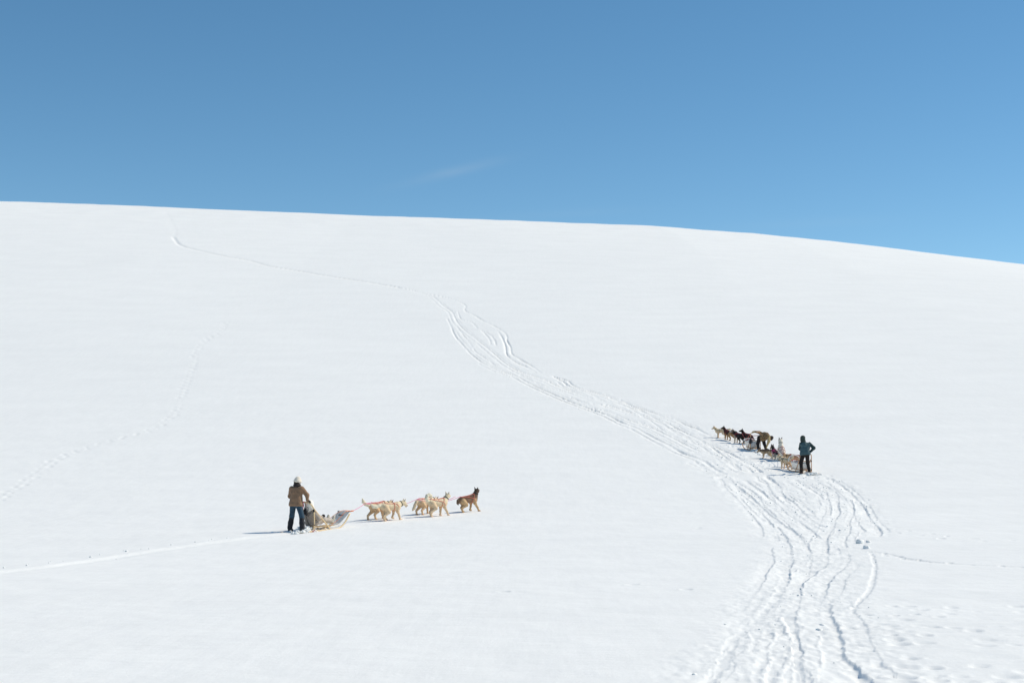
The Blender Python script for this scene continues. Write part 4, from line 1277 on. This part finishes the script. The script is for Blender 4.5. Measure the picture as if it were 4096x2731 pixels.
# ---- person in the shaggy jacket bending over --------------------------------------
SHAG = cloth('shaggy_brown_jacket', (.33, .21, .10), noise=.30, sc=16, bump=.03, bs=26, color2=(.085, .048, .026))
SHAGL = cloth('tan_fleece', (.50, .36, .18), noise=.25, sc=14, bump=.03, bs=26)
bp = hit(3046, 1802); bp[2] = float(base_h(*bp[:2])[0])
bn = empty('person', bp)
tag(bn, 'person in shaggy brown jacket bending down beside the red-roped sled', 'person')
hz = W3(-.04, .14, .92) - bp
lz = lambda x, y: float(base_h(bp[0] + x, bp[1] + y)[0]) - bp[2]
J = dict(pelvis=(.0, .05, .64), chest=(.20, .0, .735), neck=(.36, -.02, .68), head=(.43, -.04, .585),
         shL=(.16, .18, .79), shR=(.33, -.16, .68), elL=(-.06, .26, .89), elR=(.33, -.20, .46), haL=hz + arr(.10, -.02, .02), haR=(.25, -.20, .27),
         hipL=(-.09, .04, .60), hipR=(.09, .02, .60), knL=(-.165, .02, .35), knR=(.135, .0, .35), anL=(-.15, -.02, lz(-.15, -.02) + .085), anR=(.205, .0, lz(.205, 0) + .085),
         thL=(0, .3, 1), thR=(-.3, -1, 0), pnL=(0, 0, -1), curlL=.9, curlR=.5, hdL=(-.9, .1, -.25), hdR=(-.2, 0, -1), toeL=(.5, -.6, 0), toeR=(.8, -.5, 0))
person('', bn, J, dict(skin=SKIN, trousers=DARKTR, jacket=SHAG, sleeveL=SHAG, sleeveR=SHAGL, sleeve=SHAG, hat=cloth('brown_cap', (.045, .028, .02), noise=.3), glove=SHAGL, boot=BOOTM), (.8, -.2, -.5), (.55, -.1, -.8), hair=HAIRM, jacket_r=1.36, jacket_split=True)

# ---- dogs of the two stopped teams --------------------------------------------------
GT2 = 'dogs of the stopped team nearer the camera'; GT3 = 'dogs of the stopped team farther up the track'
e1 = dog((3141, 1874), 118, TAN | dict(main=(.70, .53, .34), back=(.74, .58, .39)), 'cream dog facing up the slope with black collar, beside the white sled tub', GT2, .88, neck=36, neck_yaw=16, head_pitch=-5, tail='sickle', tail_y=-.05,
         legs=dict(HL=(-.02, 0), HR=(-.10, 0)), harness=BLACKWEB, harness_style='y')
e2 = dog((3176, 1866), 152, REDTAN, 'reddish tan dog with curled tail just ahead of the white sled tub', GT2, .95, neck=8, head_pitch=-30, tail='sickle', harness=HARN_R,
         legs=dict(HL=(-.06, 0), HR=(.10, .05)))
e3 = dog((3126, 1841), 98, WHITE, 'tall white dog with dark ears sitting with its back to the camera', GT2, 1.14, sit=True, hw=.7, neck=78, head_pitch=5, tail='floor', tail_y=-.1, harness=HARN_R)
e4 = dog((3101, 1837), 100, DARKGREY, 'dark grey dog with bright pink harness facing away', GT2, .88, neck=62, neck_yaw=14, head_pitch=0, head_yaw=-10, tail='down', tail_y=-.22, harness=HARN_P, harness_style='y', rump_low=.13,
         legs=dict(HL=(.12, 0), HR=(.08, 0)))
e5 = dog((3065, 1832), 150, GREYDOG, 'small grey brown dog with lowered head at the feet of the bending person', GT2, .74, neck=5, neck_yaw=20, head_pitch=-35, tail='curl', harness=BLACKWEB, harness_style='y',
         legs=dict(HL=(-.05, 0), HR=(-.11, 0), FR=(.06, 0)))
f1 = dog((2883, 1749), 158, TAN, 'pale tan dog standing at the head of the far team', GT3, .82, neck=48, neck_yaw=8, head_pitch=-12, tail='out', hw=.75, harness=GREYCORD, harness_style='y')
f2 = dog((2913, 1759), 122, BLACKTAN, 'black and brown dog with head held high, second in the far team', GT3, .90, neck=66, neck_yaw=38, head_pitch=2, tail='out', tail_y=-.06, hw=.75, harness=HARN_R,
         legs=dict(HL=(.05, 0), HR=(-.16, 0)))
f3 = dog((2952, 1771), 120, BLACKWHITE, 'black dog with pale face looking left, between two dark dogs', GT3, .92, neck=52, neck_yaw=32, head_pitch=-4, head_yaw=20, tail='tuck', hw=.75, harness=HARN_R, harness_style='y',
         legs=dict(HL=(.06, 0), HR=(-.12, 0)))
f4 = dog((2986, 1773), 118, BLACK, 'black dog with red harness straps right beside the sled tub', GT3, .92, neck=64, neck_yaw=22, head_pitch=5, head_yaw=20, tail='down', tail_y=-.12, hw=.75, harness=HARN_R,
         legs=dict(HL=(.04, 0), HR=(-.06, 0)))
bpy.context.view_layer.update()
for W_, ds, lab in ((W2, (e2, e1, e3, e4, e5), 'thin red tow line between the white-tubbed sled and its five dogs'), (W3, (f4, f3, f2, f1), 'thin red tow line of the far team of dark dogs')):
    b0 = W_(1.27, 0, .42) if W_ is W2 else W_(1.17, 0, .42)
    g2 = empty('gangline', b0); tag(g2, lab, 'tow line'); bpy.context.view_layer.update()
    last = b0
    for i, d in enumerate(ds):
        rope('tug_line', [last if i else b0, d['tug']], .0065, REDROPE, g2, .04)
        if i % 2: last = (ds[i - 1]['neck'] + d['neck']) / 2 - arr(0, 0, .15)
rope('neck_line', [e3['neck'] - arr(0, 0, .1), e4['tug']], .005, GREYCORD, g2, .0)

# ---- snow hooks, loose snow ---------------------------------------------------------


def snow_hook(px, label, ang):
    P = hit(*px); P[2] = gh(P[0], P[1]) - .02; r = empty('snow_hook', P); r.rotation_euler = (0, 0, ang); r.scale = (.6, .6, .6); tag(r, label, 'snow hook', 'red snow hooks')
    for s in (-1, 1):
        MB().tube(catmull([(-.06, .03 * s, .13), (.02, .04 * s, .13), (.07, .045 * s, .07), (.05, .05 * s, -.03)], 4), .012, 6).build('prong', REDPAINT, r)
    MB().tube(catmull([(-.06, -.03, .13), (-.09, 0, .14), (-.06, .03, .13)], 4), .013, 6).build('handle', REDPAINT, r)
    MB().tube(catmull([(-.08, 0, .13), (-.2, .03, .06), (-.34, .02, .01)], 4), .007, 6).build('cord', REDROPE, r)


snow_hook((1255, 2126), 'small red snow hook stuck in the snow behind the passenger sled', 2.6)
snow_hook((3264, 1897), 'small red snow hook on the snow right of the green-vested person', 2.0)

rng = np.random.default_rng(11)
_ico = bmesh.new(); bmesh.ops.create_icosphere(_ico, subdivisions=2, radius=1.0)
ICO_V = np.array([v.co[:] for v in _ico.verts]); ICO_F = np.array([[v.index for v in f.verts] for f in _ico.faces]); _ico.free()
_ico = bmesh.new(); bmesh.ops.create_icosphere(_ico, subdivisions=1, radius=1.0)
ICO1_V = np.array([v.co[:] for v in _ico.verts]); ICO1_F = np.array([[v.index for v in f.verts] for f in _ico.faces]); _ico.free()


def lump(c, r, V0=ICO_V, squash=.72, rough=.6):
    V = V0 * 1.0
    o = rng.uniform(0, 50, 3)
    V = V * (1 + rough * noise2(V[:, 0] * 1.3 + o[0] + V[:, 2], V[:, 1] * 1.3 + o[1] - V[:, 2], 5) + .5 * rough * noise2(V[:, 0] * 3 + o[2], V[:, 2] * 3 + V[:, 1] + o[0], 6))[:, None]
    A = rng.uniform(0, 2 * math.pi); ca, sa = math.cos(A), math.sin(A)
    V = V @ np.array([[ca, -sa, 0], [sa, ca, 0], [0, 0, squash]])
    return np.asarray(c) + V * r


def scatter(name, items, label_kind, smooth_shade=True, V0=ICO_V, F0=ICO_F):
    V = np.concatenate([lump(c, r, V0) for c, r in items])
    F = np.concatenate([F0 + len(V0) * i for i in range(len(items))])
    o = link(name, np_mesh(name, V, F), SNOW, None, smooth_shade); tag(o, kind='stuff'); return o


def pile(name, px0, px1, n, rmin, rmax, hmax, depth=.25):
    it = []
    for _ in range(n):
        t = rng.uniform(0, 1); p = hit(px0[0] + (px1[0] - px0[0]) * t, px0[1] + (px1[1] - px0[1]) * t)
        p[0] += rng.normal(0, .07); p[1] += rng.normal(0, depth)
        r = rng.uniform(rmin, rmax)
        z = gh(p[0], p[1]) + hmax * math.sin(math.pi * (.15 + .7 * t)) * rng.uniform(0, 1) ** 1.3 * math.exp(-(rng.normal(0, .5)) ** 2)
        it.append(((p[0], p[1], z), r))
    return scatter(name, it, name)


pile('kicked_up_snow', (1182, 2128), (1250, 2121), 170, .018, .065, .20, .12)
pile('kicked_up_snow', (3225, 1897), (3275, 1897), 110, .018, .06, .08, .2)
pile('kicked_up_snow', (3010, 1803), (3060, 1806), 110, .02, .065, .08, .25)
pile('kicked_up_snow', (3030, 1815), (3130, 1842), 60, .02, .06, .03, .3)

# crumbs thrown up along the runners
crumbs = []
for C, w, d, berm, rough, mode in RUTS:
    if C[:, 1].mean() > 85: continue
    L = np.linalg.norm(np.diff(C, axis=0), axis=1); s = np.concatenate([[0], np.cumsum(L)])
    dens = .8 if mode == 'rut' else 1.0
    for t in rng.uniform(0, s[-1], int(s[-1] * dens)):
        if noise2(t * .35 + w * 999, d * 300, 77)[0] < -.05: continue
        if np.interp(t, s, C[:, 1]) < 40 and rng.uniform() < .6: continue
        x, y = np.interp(t, s, C[:, 0]), np.interp(t, s, C[:, 1])
        off = rng.normal(0, .16); x += off
        r = .010 + .030 * rng.uniform() ** 2.5
        crumbs.append(((x, y), r))
for _ in range(150):
    px, py = rng.uniform(2850, 3360), 0
    py = 1755 + (px - 2850) * .34 + rng.uniform(-5, 70)
    p = hit(px, py); crumbs.append(((p[0], p[1]), rng.uniform(.012, .045)))
for _ in range(22):
    t = rng.uniform(0, 1); p = hit(1100 * t, 2281 - 152 * t - rng.uniform(2, 10)); crumbs.append(((p[0], p[1]), rng.uniform(.01, .05) ** 1.0))
cz = ground_h([c[0][0] for c in crumbs], [c[0][1] for c in crumbs], True)
scatter('snow_crumbs', [((c[0][0], c[0][1], z + .05 * c[1]), c[1]) for c, z in zip(crumbs, cz)], 'stuff', True, ICO1_V, ICO1_F)

# a few thrown-out blocks one can tell apart
for px, r, lab in (((3439, 2172), .085, 'largest grey-shaded snow block lying at the outer bend of the track'),
                   ((3473, 2170), .055, 'small rounded snow block just right of the largest block'),
                   ((3466, 2194), .075, 'snow block below the largest block at the outer bend'),
                   ((3362, 2122), .045, 'small lone snow block inside the track bend, left of the larger blocks')):
    p = hit(*px); p[2] = gh(p[0], p[1])
    V = lump((0, 0, r * .35), r, ICO_V, .75, .5)
    o = link('snow_block', np_mesh('snow_block', V, ICO_F), SNOW); o.location = p
    tag(o, lab, 'snow block', 'snow blocks thrown out at the track bend')
